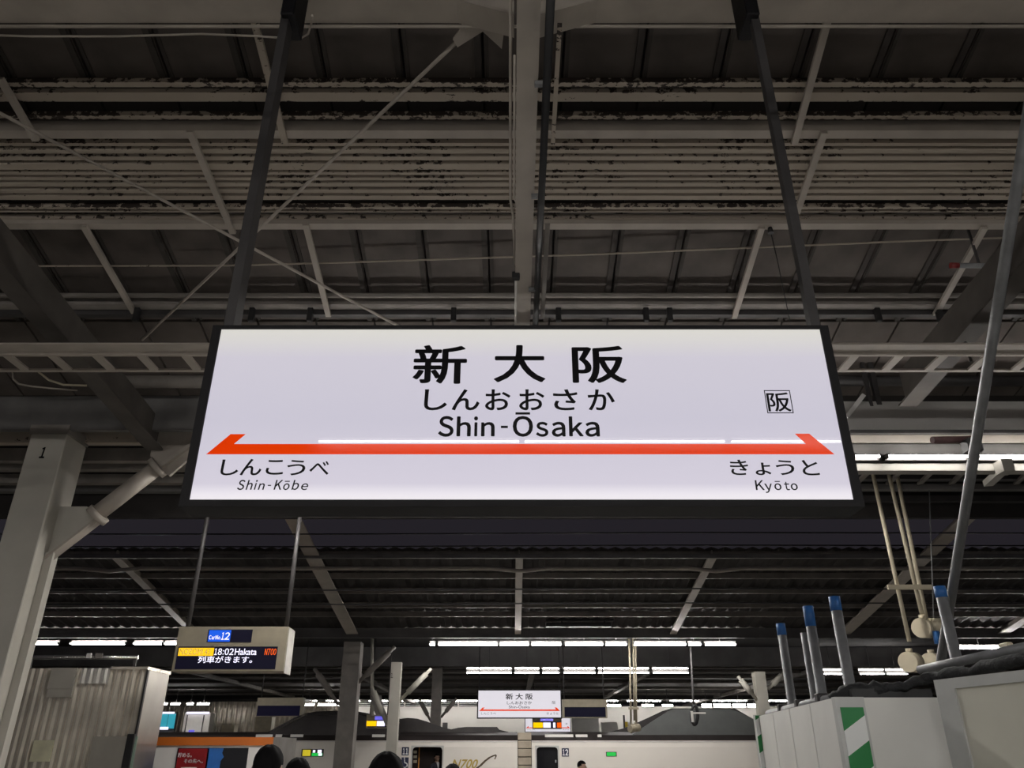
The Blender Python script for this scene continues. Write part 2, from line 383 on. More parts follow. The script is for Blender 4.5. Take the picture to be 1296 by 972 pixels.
for u in (172, 318, 392, 574, 707, 818, 848, 1112, 1190):
    p = Wd(u, 402, .3)
    one('clip', lambda bm: box(bm, (p.x-.03, p.y-.03, p.z-.05), (p.x+.03, p.y+.03, p.z+.12)), BLACK, ceil, .006)
rt = thing('scaffold_tube_stub', 'short pale tube with red end held under the roof by the leaning pole, upper right', 'tube', Wd(1230, 337, .5))
one('tube', lambda bm: tube(bm, [Wd(1212, 336, .5), Wd(1400, 338, .5)], .028, 10), GALV, rt)
one('red_end', lambda bm: tube(bm, [Wd(1203, 336, .5), Wd(1213, 336, .5)], .03, 10), mat('red_cap', (.25, .03, .03), .5), rt)
pq = Wd(1240, 337, .47)
one('hanger', lambda bm: box(bm, (pq.x-.01, pq.y-.01, pq.z), (pq.x+.01, pq.y+.01, deckz(pq.y)+.03)), DARK, rt)
# stray wires below the deck
def wire(label, pts, r, m, name='overhead_wire', cat='wire'):
    return tag(one(name, lambda bm: tube(bm, pts, r, 6), m), label, cat)
wire('pale cable drooping across the roof panels above the large sign', [Wd(-300, 338, .1), Wd(0, 337, .1), Wd(290, 336, .1), Wd(440, 332, .1), Wd(560, 328, .1), Wd(760, 321.5, .1), Wd(865, 317, .1), Wd(1010, 311, .1), Wd(1150, 305, .1), Wd(1300, 300, .1), Wd(1600, 292, .1)], .010, PEEL, 'cable', 'cable')
wire('pale cable hooked along the top left girder', [W(-30, 44, 3.9), W(40, 46, 3.9), W(150, 46, 3.9), W(255, 43, 3.9), W(330, 46, 3.9), W(378, 50, 3.9), W(390, 43, 3.9), W(394, 30, 3.8), W(395, 20, 3.5)], .008, PAINT, 'cable', 'cable')
one('conduit', lambda bm: tube(bm, [W(-300, 33.5, 3.95), W(1600, 33.5, 3.95)], .012, 8), PAINT, ceil)
pc = thing('pull_cord', 'dark ceiling hook with thin cord hanging right of centre above the sign', 'cord', Wd(975, 292, .2))
pp = Wd(975, 292, .2)
one('hook', lambda bm: tube(bm, [pp+Vector((0, 0, .06)), pp-Vector((0, 0, .03))], [.02, .03], 10), BLACK, pc)
one('cord', lambda bm: tube(bm, [pp, Wd(984, 330, .3), W(1000, 408, pp.y+.3)], .005, 6), BLACK, pc)

# ---------------------------------------------------------------- fluorescent lamps
def lamp(label, xa, xb, y, z, group, tubes=((0, 0),), hous=None, tm=None, top=None, tr_=.0165):
    t = thing('fluorescent_lamp', label, 'lamp', ((xa+xb)/2, y, z), group)
    if hous: one('housing', lambda bm: hous(bm, xa, xb, y, z), HOUS, t)
    if top: one('drop_rod', lambda bm: box(bm, ((xa+xb)/2-.012, y+.08, z+.1), ((xa+xb)/2+.012, y+.1, top)), DARK, t)
    for dy, dzz in tubes:
        one('tube', lambda bm: tube(bm, [(xa+.02, y+dy, z+dzz), (xb-.02, y+dy, z+dzz)], tr_, 10), tm or TUBEM, t)
    for x in (xa, xb):
        s = 1 if x == xa else -1
        one('end_cap', lambda bm: box(bm, (min(x, x+s*.02), y-.02, z-.02), (max(x, x+s*.02), y+.09, z+.03)), HOUS, t)
    return t
def hous_wall(bm, xa, xb, y, z):      # white reflector behind and above the tube
    box(bm, (xa, y+.045, z-.03), (xb, y+.115, z+.03))
y1 = 8.36; z1 = ZV(577.5, y1)
d1 = y1*CT+(z1-CZ)*ST
spans = [(1010, 1075), (1080, 1115), (1122, 1227), (1237, 1342), (1349, 1454)]
for i, (a, b) in enumerate(spans):
    lamp('bright fluorescent tube in the near right row, %s from the large sign' % ORD[i], (a-648)/F*d1, (b-648)/F*d1, y1, z1, 'near right lamp row', hous=hous_wall, tm=TUBEO)
RAILM = mat('rail_paint', (.30, .285, .25), .5, var=.1)
tr = thing('lamp_trough', 'long white rail under the bright tubes right of the large sign', 'rail', (6, 8.5, ZV(597, 8.5)))
xa, xb = W(1040, 590, 8.5).x, 10.4
one('rail', lambda bm: box(bm, (xa, 8.46, ZV(597, 8.5)), (xb, 8.6, ZV(588, 8.5))), RAILM, tr)
one('back_strip', lambda bm: box(bm, (xa, 8.5, ZV(588, 8.5)), (xb, 8.62, ZV(562, 8.5))), HOUS, tr)
one('bracket_arm', lambda bm: bar(bm, W(1272, 592, 8.36), W(1250, 612, 9.0), .1, .07), RAILM, tr)
one('bracket_plate', lambda bm: box(bm, (W(1272, 592, 8.36).x-.06, 8.30, ZV(598, 8.36)), (W(1272, 592, 8.36).x+.07, 8.46, ZV(583, 8.36))), RAILM, tr)
for x in (4.4, 7.4, 10.2):
    one('hanger', lambda bm: box(bm, (x-.02, 8.60, ZV(565, 8.6)), (x+.02, 8.64, deckz(8.6)+.03)), DARK, tr)
for i in range(5):  # carries the right row on out of view, added to brighten the platform
    xa = (1010-648)/F*d1-1.25*(i+1)
    lamp('added fluorescent tube hidden behind the large station sign, %s from its right end' % ORD[i], xa, xa+1.2, y1, z1, 'added lamp row behind the large sign', hous=hous_wall, tm=TUBEO, top=deckz(y1)+.03)
def hous_hood(bm, xa, xb, y, z):  # hood keeps the added lamps' light off the roof
    box(bm, (xa, y-.16, z+.04), (xb, y+.16, z+.09)); box(bm, (xa, y-.16, z-.005), (xb, y-.14, z+.04)); box(bm, (xa, y+.14, z+.01), (xb, y+.16, z+.04))
for i in range(4):  # unseen row added to light the kiosk and corrugated wall
    xa = -3.9+i*2.0
    lamp('added hooded twin lamp under the canopy edge behind the large station sign, %s from the left' % ORD[i], xa, xa+1.95, 9.9, 4.99, 'added hooded lamps at the canopy edge', ((-.06, 0), (.06, 0)), hous_hood, TUBEH, deckz(10)+.03)
# overhead row: right lamps mirrored in the sign, left ones added unseen as fill
def hous_over(bm, xa, xb, y, z): box(bm, (xa, y-.03, z+.035), (xb, y+.03, z+.09))
for i, xa in enumerate([-2.3+k*2.43 for k in range(4)]+[-11.4+k*2.43 for k in range(3)]):
    t = lamp('fluorescent tube lamp over the platform behind the viewer, %s in its row' % ORD[i], xa, xa+2.4, -1.5, 5.02, 'lamp row behind the viewer', hous=hous_over, tm=TUBEO, tr_=.0125)
    one('drop_rod', lambda bm: box(bm, (xa+1.19, -1.51, 5.14), (xa+1.21, -1.49, deckz(-1.5)+.08)), DARK, t)

for j, (yy, zz) in enumerate(((-6.5, 4.8), (-12.5, 4.8))):  # unseen lamp rows added as fill for hoarding and roof
    for i in range(10):
        xa = -12.2+i*2.45
        t = lamp('added unseen twin fluorescent lamp behind the viewer, %s in the %s row back' % (ORD[i], ORD[j+1]), xa, xa+2.4, yy, zz, 'added fill lamp rows behind the viewer', ((-.07, 0), (.07, 0)), hous_over)
        one('drop_rod', lambda bm: box(bm, (xa+1.19, yy-.01, zz+.09), (xa+1.21, yy+.01, 6.2)), DARK, t)
one('roof_sheet', lambda bm: box(bm, (-14, -15, 6.2), (14, -4.7, 6.3)), SLAB, ceil)

# ---------------------------------------------------------------- the large station sign
SY = 3.5
sign = thing('station_name_sign', 'large backlit white station sign with black lettering and an orange arrow stripe', 'sign', (.04, SY, ZV(633, SY)))
def sign_body(sg, cx, y, zb, wd, h, dep, mf=SIGNF):
    x0, x1, zt = cx-wd/2, cx+wd/2, zb+h
    def fr(bm):
        for lo, hi in (((x0-.044, y-.01, zb-.034), (x1+.044, y+dep, zb)), ((x0-.044, y-.01, zt), (x1+.044, y+dep, zt+.02)),
                       ((x0-.044, y-.01, zb), (x0, y+dep, zt)), ((x1, y-.01, zb), (x1+.044, y+dep, zt))):
            box(bm, lo, hi)
        box(bm, (x0, y+.02, zb), (x1, y+dep-.02, zt))
    one('frame', fr, FRAME, sg)
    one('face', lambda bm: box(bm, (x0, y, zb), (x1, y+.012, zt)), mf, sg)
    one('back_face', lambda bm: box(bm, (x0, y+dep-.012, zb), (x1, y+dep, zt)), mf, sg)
zb, zt = ZV(633, SY), ZV(417, SY)
xl, xr = W(240, 633, SY).x, W(1080, 633, SY).x
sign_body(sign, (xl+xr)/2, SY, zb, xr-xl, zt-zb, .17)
for ch, a, b, c, d in (('新', 523, 437, 591, 486), ('大', 625, 437, 690, 484), ('阪', 724, 438, 792, 485)):
    text(ch, a, b, c, d, SY, INK, sign, bold=.022)
for ch, a, b in (('し', 537, 566), ('ん', 572, 607), ('お', 614, 646), ('お', 657, 689), ('さ', 700, 731), ('か', 744, 778)):
    text(ch, a, 493, b, 519.5, SY, INK, sign, bold=.016)
FW = lambda ch: chr(ord(ch)+0xFEE0)
def letters(items, y, m, p, bold=0, shear=0, d=.0015):      # (character, u0, u1, v0, v1); '_' is a plain stroke
    for ch, a, b, c, e in items:
        if ch == '_':
            P, Q = W(a, (c+e)/2, y), W(b, (c+e)/2, y)
            one('lettering', lambda bm: box(bm, (P.x, y-d*1.5, ZV(e, y)), (Q.x, y-d*.5, ZV(c, y))), m, p)
        else: text(FW(ch), a, c, b, e, y, m, p, bold=bold, shear=shear, d=d)
letters((('S', 554.8, 574.3, 526.7, 553), ('h', 578, 596, 527.2, 552.4), ('i', 599.8, 604.8, 527.2, 552.4), ('n', 608.9, 626.1, 534.4, 552.4), ('_', 633.9, 642.8, 539, 541.9),
         ('O', 648.9, 674.6, 526.7, 553), ('_', 652.4, 670.9, 522, 524.8), ('s', 678.3, 694, 534, 553), ('a', 698.3, 715.6, 534, 553), ('k', 720, 738.2, 527.2, 552.4), ('a', 740.6, 758.9, 534, 553)), SY, INK, sign, .025)
for ch, a, b, c, e in (('し', 280, 302.3, 581.8, 601.8), ('ん', 305, 331.4, 581, 601.8), ('こ', 337, 359, 582.4, 601), ('う', 363.5, 386.7, 582.4, 601.8), ('べ', 391.9, 416.5, 584, 601),
                    ('き', 924, 947, 582, 601.4), ('ょ', 955.7, 975.2, 585.7, 601.5), ('う', 982, 1005, 582.6, 601.4), ('と', 1015, 1036, 582.4, 601.8)):
    text(ch, a, c, b, e, SY, INK, sign, bold=.010)
letters((('S', 300.9, 310.1, 607.5, 620.3), ('h', 311.8, 320, 607.7, 620), ('i', 322.3, 325.6, 607.7, 620), ('n', 327, 335, 612, 620), ('_', 339.1, 343.1, 613.8, 615), ('K', 347.2, 357.7, 607.7, 620),
         ('o', 358.6, 366.5, 612, 620.3), ('_', 360.7, 366.9, 608.7, 609.8), ('b', 369.6, 378.6, 607.7, 620.2), ('e', 381.3, 390, 612, 620.3)), SY, INK, sign, .013, .17)
letters((('K', 955.9, 966.8, 608, 620.3), ('y', 968, 977.3, 612.3, 624), ('o', 980, 988.8, 612, 620.5), ('_', 980.4, 986.8, 608.9, 609.9), ('t', 992.5, 999, 610, 620.6), ('o', 1000.7, 1009.4, 612, 620.5)), SY, INK, sign, .013)
text('阪', 971, 497, 1000, 521, SY, INK, sign, bold=.012)
def kbox(bm):
    a, b = W(969, 508.5, SY), W(1002, 508.5, SY); z0, z1_ = ZV(523, SY), ZV(494, SY); t = .004
    for lo, hi in (((a.x, z0), (b.x, z0+t)), ((a.x, z1_-t), (b.x, z1_)), ((a.x, z0), (a.x+t, z1_)), ((b.x-t, z0), (b.x, z1_))):
        box(bm, (lo[0], SY-.0015, lo[1]), (hi[0], SY, hi[1]))
one('symbol_border', kbox, INK, sign)
def arrow(bm):
    pts = [(261, 575), (292, 549.5), (311, 549.5), (296, 562), (1020, 562), (1006, 549), (1024, 549), (1056, 575)]
    prism(bm, [W(u, v, SY)+Vector((0, -.0012, 0)) for u, v in pts], (0, .0012, 0))
one('arrow_stripe', arrow, SIGNR, sign)
for ux, vx in ((290.5, 415), (1031, 415)):
    x = W(ux, vx, 3.56).x
    one('hanger_post', lambda bm: (box(bm, (x-.026, 3.54, zt+.02), (x+.026, 3.59, 6.6)), box(bm, (x+.02, 3.59, zt+.02), (x+.026, 3.64, 6.3))), DARK, sign)
    s = -1 if x < 0 else 1
    one('hanger_bracket', lambda bm: box(bm, (x-.045-.025*s, 3.5, 6.07), (x+.045-.025*s, 3.72, 6.9)), FRAME, sign, .008)

# smaller signs on the further platforms
def far_sign(label, ux0, ux1, v0, v1, y, full=True):
    z0, z1_ = ZV(v1, y), ZV(v0, y); x0, x1 = W(ux0, v1, y).x, W(ux1, v1, y).x
    sg = thing('station_name_sign', label, 'sign', ((x0+x1)/2, y, z0))
    sign_body(sg, (x0+x1)/2, y, z0, x1-x0, z1_-z0, .24, SIGNQ)
    L = lambda u: ux0+(u-240)/(840)*(ux1-ux0)
    V = lambda v: v0+(v-417)/216*(v1-v0)
    for s, a, b, c, d, bo in (('新 大 阪', 520, 440, 795, 490, .02), ('しんおおさか', 533, 503, 785, 528, .01), ('Shin-Ōsaka', 552, 531, 765, 560, .0),
                          ('しんこうべ', 272, 592, 420, 610, 0), ('きょうと', 935, 592, 1055, 610, 0), ('阪', 990, 500, 1025, 526, 0)):
        text(s, L(a), V(b), L(c), V(d), y, INK, sg, bold=bo, d=.006)
    pts = [(252, 582), (285, 553), (308, 553), (292, 568), (1030, 568), (1014, 553), (1036, 553), (1072, 582)]
    one('arrow_stripe', lambda bm: prism(bm, [W(L(u), V(v), y)+Vector((0, -.006, 0)) for u, v in pts], (0, .006, 0)), SIGNR, sg)
    for x in (x0+.02, x1-.02):
        one('hanger_post', lambda bm: tube(bm, [(x, y+.12, z1_), (x, y+.12, 5.48 if y < 40 else 5.04)], .02, 8), DARK, sg)
    return sg
far_sign('small distant white station sign hanging below the paired lamps across the tracks', 605, 710, 874, 908, 31)
far_sign('smallest white station sign, mostly hidden by the orange departure screen', 665, 722, 908, 926, 57)

# ---------------------------------------------------------------- departure displays
AMB = glow('amber_led', (1, .56, .0), 1.2, (.02, .02, .02), .6, .05); BLU = glow('blue_led', (.01, .14, 1), .8, (.01, .01, .02), .6, .05)
SCR = glow('led_screen', (.01, .008, .035), .25, (.006, .006, .01), .6, .08); WLED = glow('white_led', (.85, .82, 1), 1.3, (.05, .05, .05), .6, .05)
ORLED = glow('orange_led', (1, .13, .005), 1.0, (.02, .01, .01), .6, .05); AMBT = glow('amber_print', (.42, .25, .01), 1, (.05, .04, .01))
CASE = mat('display_case', (.25, .22, .16), .5, metal=.3, var=.12, scale=6)
VIO = glow('violet_led', (.16, .14, .8), .9, (.05, .05, .1)); GRN = glow('green_led', (.02, .55, .08), .9, (.02, .1, .02))
YEL = glow('yellow_led', (.75, .6, .03), .7, (.1, .1, .02))
y = 11.0
z0, z1_ = ZV(850, y), ZV(793, y); x0, x1 = W(216.5, 848, y).x, W(358.5, 850, y).x
dp = thing('departure_display', 'lit hanging departure board reading 18:02 above the corrugated wall', 'display', ((x0+x1)/2, y, z0))
one('case', lambda bm: box(bm, (x0, y, z0), (x1, y+.30, z1_)), CASE, dp, .008)
one('side_plate', lambda bm: box(bm, (x1, y+.01, z0-.02), (x1+.012, y+.31, z1_-.02)), mat('brushed_edge', (.36, .34, .30), .45, metal=.5), dp)
def rect(name, u0, v0, u1, v1, y, m, p, d=.006):
    vm = (v0+v1)/2; a, b = W(u0, vm, y), W(u1, vm, y)
    return one(name, lambda bm: box(bm, (a.x, y-d, ZV(v1, y)), (b.x, y, ZV(v0, y))), m, p)
rect('screen', 262.8, 796.8, 319, 812.8, y, SCR, dp)
rect('screen', 223.5, 818.3, 350, 847, y, SCR, dp)
rect('car_panel', 264, 797.5, 291.8, 812, y-.006, BLU, dp, .003)
for ch, a, b in (('C', 264.6, 267.4), ('a', 267.9, 270), ('r', 270.5, 272.2), ('N', 272.8, 275.8), ('o', 276.3, 278.6)):
    text(FW(ch), a, 804 if ch in 'CN' else 805.6, b, 809.3, y-.009, WLED, dp, bold=.03)
letters((('1', 280.2, 283.6, 800.4, 809.7), ('2', 284.4, 290.6, 800.4, 809.7)), y-.009, WLED, dp, .02, .1)
rect('train_panel', 226, 820, 270.5, 830, y-.006, AMB, dp, .003)
text('NOZOMI 43', 227.5, 821, 266, 828.5, y-.009, AMBT, dp)
letters((('1', 271.5, 275, 820.6, 829), ('8', 276, 281, 820.6, 829), (':', 282, 283.4, 823, 828.5), ('0', 284.5, 289.7, 820.6, 829), ('2', 290.4, 295.8, 820.6, 829)), y-.006, WLED, dp, .025)
text('Hakata', 297.3, 820.8, 325, 829, y-.006, WLED, dp, bold=.014)
letters((('N', 335, 338.6, 821, 829), ('7', 339, 342.3, 821, 829), ('0', 342.8, 346, 821, 829), ('0', 346.4, 349.6, 821, 829)), y-.006, ORLED, dp, .02, .1)
text('列車がきます。', 250.7, 830.4, 319.5, 839.2, y-.006, WLED, dp, bold=.014)
for u, uu in ((238, 0), (362.5, 0)):
    x = W(u, 793, y+.15).x
    one('hanger_post', lambda bm: tube(bm, [(x, y+.15, z1_-.01), (x, y+.15, deckz(y+.15)+.06)], .032, 10), DARK, dp)
def dark_display(label, u0, v0, u1, v1, y, topz=5.32):
    z0, z1_ = ZV(v1, y), ZV(v0, y); x0, x1 = W(u0, v1, y).x, W(u1, v1, y).x
    t = thing('departure_display', label, 'display', ((x0+x1)/2, y, z0))
    one('case', lambda bm: box(bm, (x0, y, z0), (x1, y+.3, z1_)), CASE, t)
    rect('screen', u0+2.5, v0+(v1-v0)*.42, u1-2.5, v1-1, y, SCR, t, .01)
    for x in (x0+.08, x1-.08):
        one('hanger_post', lambda bm: tube(bm, [(x, y+.15, z1_), (x, y+.15, topz)], .022, 8), DARK, t)
    return t
dark_display('unlit departure board hanging to the left of the grey column', 323, 883, 382, 907, 28.5)
dark_display('unlit departure board hanging right of the small station sign', 712, 885, 769, 908.5, 28.5)
ls = dark_display('tiny lit departure screen in front of the smallest station sign', 674, 907, 711, 922.5, 43, 5.04)
rect('car_panel', 684, 908.5, 700, 912.5, 42.98, VIO, ls, .01)
rect('amber_panel', 675, 914.5, 687, 921, 42.97, AMB, ls, .01); rect('time_panel', 687.5, 914.5, 697, 921, 42.97, WLED, ls, .01)
rect('time_panel', 700, 914.5, 703, 921, 42.97, WLED, ls, .01); rect('type_panel', 705, 914.5, 710.5, 921, 42.97, ORLED, ls, .01)
sd = dark_display('small lit departure screen with yellow panel beside the slim numbered column', 463, 904.5, 492, 921.5, 25.6, 5.1)
rect('amber_panel', 464, 912.5, 476.5, 919, 25.58, AMB, sd, .01); rect('time_panel', 477, 912.5, 487, 919, 25.58, WLED, sd, .01)
rect('car_panel', 474.5, 906.5, 487, 911, 25.58, VIO, sd, .01)

# ---------------------------------------------------------------- near column with its knee brace
cy = 9.3
colm = thing('roof_column', 'broad beige steel column marked 1 at the left edge', 'column', (-6.0, cy+.25, 0))
cxa, cxb = -6.25, -5.78
ctz = ZV(549, cy)
one('shaft', lambda bm: box(bm, (cxa, cy, 0), (cxb, cy+.5, ctz)), COLM, colm, .01)
one('cap_plate', lambda bm: box(bm, (cxa-.02, cy-.02, ctz), (cxb+.02, cy+.5, ctz+.12)), PAINTD, colm)
one('side_flange', lambda bm: box(bm, (cxb, cy+.2, 0), (cxb+.10, cy+.24, ctz-1.5)), COLM, colm)
text('１', 51, 566, 57.6, 580, cy, INK, colm, shear=.12, bold=.03, d=.003)
by = cy+.25
one('gusset_plate', lambda bm: prism(bm, [W(60, 641, by), W(110, 641, by), W(128, 650, by), W(126, 658, by), W(42, 722, by)], (0, .03, 0)), COLM, colm)
one('brace_flange', lambda bm: bar(bm, W(42, 722, by+.02), W(128, 656, by+.02), .16, .03, (.6, 0, -.8)), PAINT, colm)
one('brace_tube', lambda bm: tube(bm, [W(126, 648, by), W(197, 593, by)], .105, 16), PAINT, colm)
one('collar', lambda bm: tube(bm, [W(120, 655, by), W(127, 649, by)], .15, 16), PAINT, colm)
one('collar', lambda bm: tube(bm, [W(196, 594, by), W(202, 589.5, by)], .15, 16), PAINT, colm)
one('upper_plate', lambda bm: prism(bm, [W(190, 576, by), W(197, 545, by), W(262, 545, by), W(262, 560, by), W(214, 602, by), W(196, 590, by)], (0, .05, 0)), PAINT, colm)
one('upper_flange', lambda bm: bar(bm, W(205, 592, by+.02), W(262, 552, by+.02), .16, .05, (.6, 0, -.8)), PAINT, colm)

# other columns
def column(label, uc, vc, y, wd, vtop, m, braces=(), num=False, topz=None):
    x = W(uc, vc, y).x; z = topz or ZV(vtop, y)
    t = thing('roof_column', label, 'column', (x, y+wd/2, 0))
    one('shaft', lambda bm: (box(bm, (x-wd/2, y, 0), (x+wd/2, y+.02, z)), box(bm, (x-wd/2, y+wd-.02, 0), (x+wd/2, y+wd, z)), box(bm, (x-.12*wd, y+.02, 0), (x+.12*wd, y+wd-.02, z)),
                             box(bm, (x+wd/2-.01, y+.02, 0), (x+wd/2, y+wd-.02, z))), m, t)
    for (a, b, c, d) in braces:
        A, Bp = W(a, b, y+wd/2), W(c, d, y+wd/2); dv = Bp-A
        one('brace', lambda bm: tube(bm, [A, A+dv*.3, A+dv*.301, A+dv*.85, A+dv*.851, Bp], [.05, .05, .085, .085, .05, .05], 10), m, t)
    if num: text('１', uc-1.2, vc-78, uc+1.4, vc-72, y, INK, t, d=.01)
    return t
column('dark grey column left of the slim numbered column, in front of the train', 436, 930, 22, .46, 812, PAINTD,
       [(447, 870, 500, 818), (428, 892, 398, 846)])
column('slim pale column with number in front of the train beside car eleven', 496, 930, 24.6, .30, 838, COLM, [(503, 890, 546, 846), (490, 918, 470, 868)], True)
tp = [W(485, 870, 24.9), W(516, 871, 24.9), W(500, 888, 24.9)]
column('distant column with two braces standing beyond the train roof', 551, 905, 34, .40, 840, PAINTD, [(558, 908, 578, 884), (546, 914, 530, 884)], topz=5.0)
column('pale column with braces behind the white hoarding on the right', 964, 870, 24.6, .32, 850, COLM, [(958, 886, 934, 856), (972, 872, 992, 852)])

# ---------------------------------------------------------------- canopy over the next platform
c2 = setting('ceiling', (0, 20, 5))
fz = lambda y: 5.86-.185*(y-17.8)
def sheet2(bm):      # corrugated sheet falling away from the viewer
    n = 150; X = 24
    ra = []; rb = []
    for i in range(n*2+1):
        x = -X+i*X/n; dz_ = .03 if i % 2 else -.03
        ra.append(bm.verts.new((x, 17.8, fz(17.8)+.14+dz_))); rb.append(bm.verts.new((x, 24.2, fz(24.2)+.14+dz_)))
    for i in range(n*2): bm.faces.new((ra[i], ra[i+1], rb[i+1], rb[i]))
one('roof_sheet', sheet2, FARD, c2)
for v, m in ((704, PAINTD), (731, PAINTD), (750, PAINTD), (768, PAINTD), (779.5, PAINTD)):
    d = ray(648, v); k = d.z/d.y; y = (5.86+.185*17.8-CZ)/(k+.185)
    one('purlin', lambda bm: box(bm, (-24, y, fz(y)-.02), (24, y+.06, fz(y)+.12)), m, c2)
for x, wd, m in ((-9.2, .2, PAINT), (-4.62, .34, PAINT), (.17, .17, PAINT), (4.66, .19, PAINT), (9.6, .36, PAINT), (-13.8, .3, PAINTD), (14.2, .3, PAINTD)):
    def rf(bm):
        ys = 15.2 if wd > .32 else 17.85
        bar(bm, (x, ys, fz(ys)-.06), (x, 23.19, fz(23.19)-.06), wd, .03); bar(bm, (x, ys, fz(ys)+.03), (x, 23.19, fz(23.19)+.03), .03, .16)
    one('rafter', rf, m, c2)
gz = ZV(719.5, 17.7)
def gutter(bm):
    xs = [-24, -9.9, -9.2, -8.5, -.45, .17, .8, 4.05, 4.66, 5.25, 24]
    zs = [0, 0, -.06, 0, 0, -.06, 0, 0, -.06, 0, 0]
    tube(bm, [(a, 17.7, gz+b) for a, b in zip(xs, zs)], .045, 10)
one('eaves_angle', lambda bm: box(bm, (-24, 17.72, ZV(706, 17.7)), (24, 17.8, ZV(700.5, 17.7))), FASCD, c2)
one('gutter_pipe', gutter, PAINT, c2)
# fascia carrying the first lamp row
one('fascia_panel', lambda bm: box(bm, (-24, 23.2, ZV(807.5, 23.2)), (24, 23.26, fz(23.2)+.1)), FARG, c2)
one('fascia_edge', lambda bm: box(bm, (-24, 23.1, ZV(780.5, 23.1)), (24, 23.2, ZV(778.5, 23.1))), DARK, c2)
one('lower_fascia', lambda bm: box(bm, (-34, 32.6, ZV(843, 32.6)), (34, 32.7, ZV(819, 32.6))), FARG, c2)
one('roof_sheet', lambda bm: prism(bm, [(-34, 24.25, 5.0), (-34, 33, 5.6), (-34, 33, 5.7), (-34, 24.25, 5.1)], (68, 0, 0)), FARD, c2)
c3_ = setting('ceiling', (0, 45, 5))
one('roof_sheet', lambda bm: box(bm, (-50, 32.7, 5.02), (50, 64, 5.15)), FARD, c3_)
for y in (34.5, 36.5, 39, 42, 46, 51):
    one('purlin', lambda bm: box(bm, (-50, y, 4.9), (50, y+.12, 5.03)), PAINTD, c3_)
for x in (-14, -7, .9, 6, 13, 20):
    one('rafter', lambda bm: box(bm, (x-.12, 33.4, 4.82), (x+.12, 63, 4.98)), PAINTD, c3_)

# lamp rows over the next platforms
def row(spans, v, y, labelf, group, tubes=((0, 0),), hz=.0, tm=None, top=None):
    z = ZV(v, y); d = y*CT+(z-CZ)*ST
    for i, (a, b) in enumerate(spans):
        def hs(bm, xa, xb, yy, zz): box(bm, (xa, yy+.06, zz-.01), (xb, yy+.11, zz+.10+hz))
        lamp(labelf(i), (a-648)/F*d, (b-648)/F*d, y, z, group, tubes, hs, tm, top)
row([(543, 551), (554, 630), (632, 670), (672, 711), (715, 764), (766, 794), (802, 869), (871, 888), (892, 932)], 815.5, 23.5,
    lambda i: 'lit tube in the upper long lamp row across the tracks, %s from its left end' % ORD[i], 'upper far lamp row', ((0, 0), (.1, 0)), 0, TUBEH, fz(23.6)+.16)  # this row and the next two get a hidden second tube, added for brightness
row([(42, 73), (88, 158), (168, 205), (207, 232)], 814.5, 23.5, lambda i: 'lit tube above the corrugated wall at left, %s from the broad column' % ORD[i], 'left far lamp row', ((0, 0), (.1, 0)), 0, TUBEH, fz(23.6)+.16)
row([(1213, 1270), (1275, 1340)], 820, 23.5, lambda i: 'lit tube low at the far right behind the scaffold pipes, %s one' % ORD[i], 'right far lamp row', ((0, 0), (.1, 0)), 0, TUBEH, fz(23.6)+.16)
row([(590, 648), (651, 683), (686, 709), (712, 754), (757, 822), (826, 872)], 851.5, 32.3,
    lambda i: 'paired lit tubes in the row above the small sign, %s pair from the left' % ORD[i], 'paired far lamp row', ((0, 0), (.05, .17)), .13, TUBEO, 5.6)
row([(1040, 1066), (1088, 1120), (1122, 1149)], 853, 32.3, lambda i: 'paired lit tubes seen behind the blue-topped scaffold posts, %s pair from the left' % ORD[i],
    'paired right lamp row', ((0, 0), (.05, .17)), .13, TUBEO, 5.6)
row([(203, 212), (216, 228), (236, 245), (249, 265)], 891.5, 48, lambda i: 'tiny lit tube over the teal advert far away at left, %s from the left' % ORD[i], 'distant left lamps', ((0, 0), (0, .06)), 0, TUBEM, 5.05)
row([(383, 398), (402, 430)], 892.5, 48, lambda i: 'tiny lit tube by the dark train roof hump, %s from the left' % ORD[i], 'distant lamps by the hump', ((0, 0), (0, .06)), 0, TUBEM, 5.05)
row([(768, 786), (812, 828), (838, 852)], 893.5, 48, lambda i: 'tiny lit tube right of the unlit board, %s from the left' % ORD[i], 'distant right lamps', ((0, 0), (0, .06)), 0, TUBEM, 5.05)
row([(888, 901), (903, 925), (927, 944), (946, 964)], 894.5, 46, lambda i: 'tiny lit tube above the grey train shroud, %s from the left' % ORD[i], 'distant lamps above the shroud', ((0, 0), (0, .12)), 0, TUBEM, 5.05)

one('valance', lambda bm: box(bm, (-50, 53, ZV(885, 53)), (50, 53.1, 5.03)), FARD, c3_)  # board added to hide the lamp row behind it
for i in range(12):  # unseen row added to brighten the far wall
    xa = -16+i*3.0
    lamp('added lamp tube hidden behind the far valance, %s from the left' % ORD[i], xa, xa+2.4, 58, 4.96, 'added valance lamps', ((0, 0), (.1, 0)), None, TUBEM, 5.06)
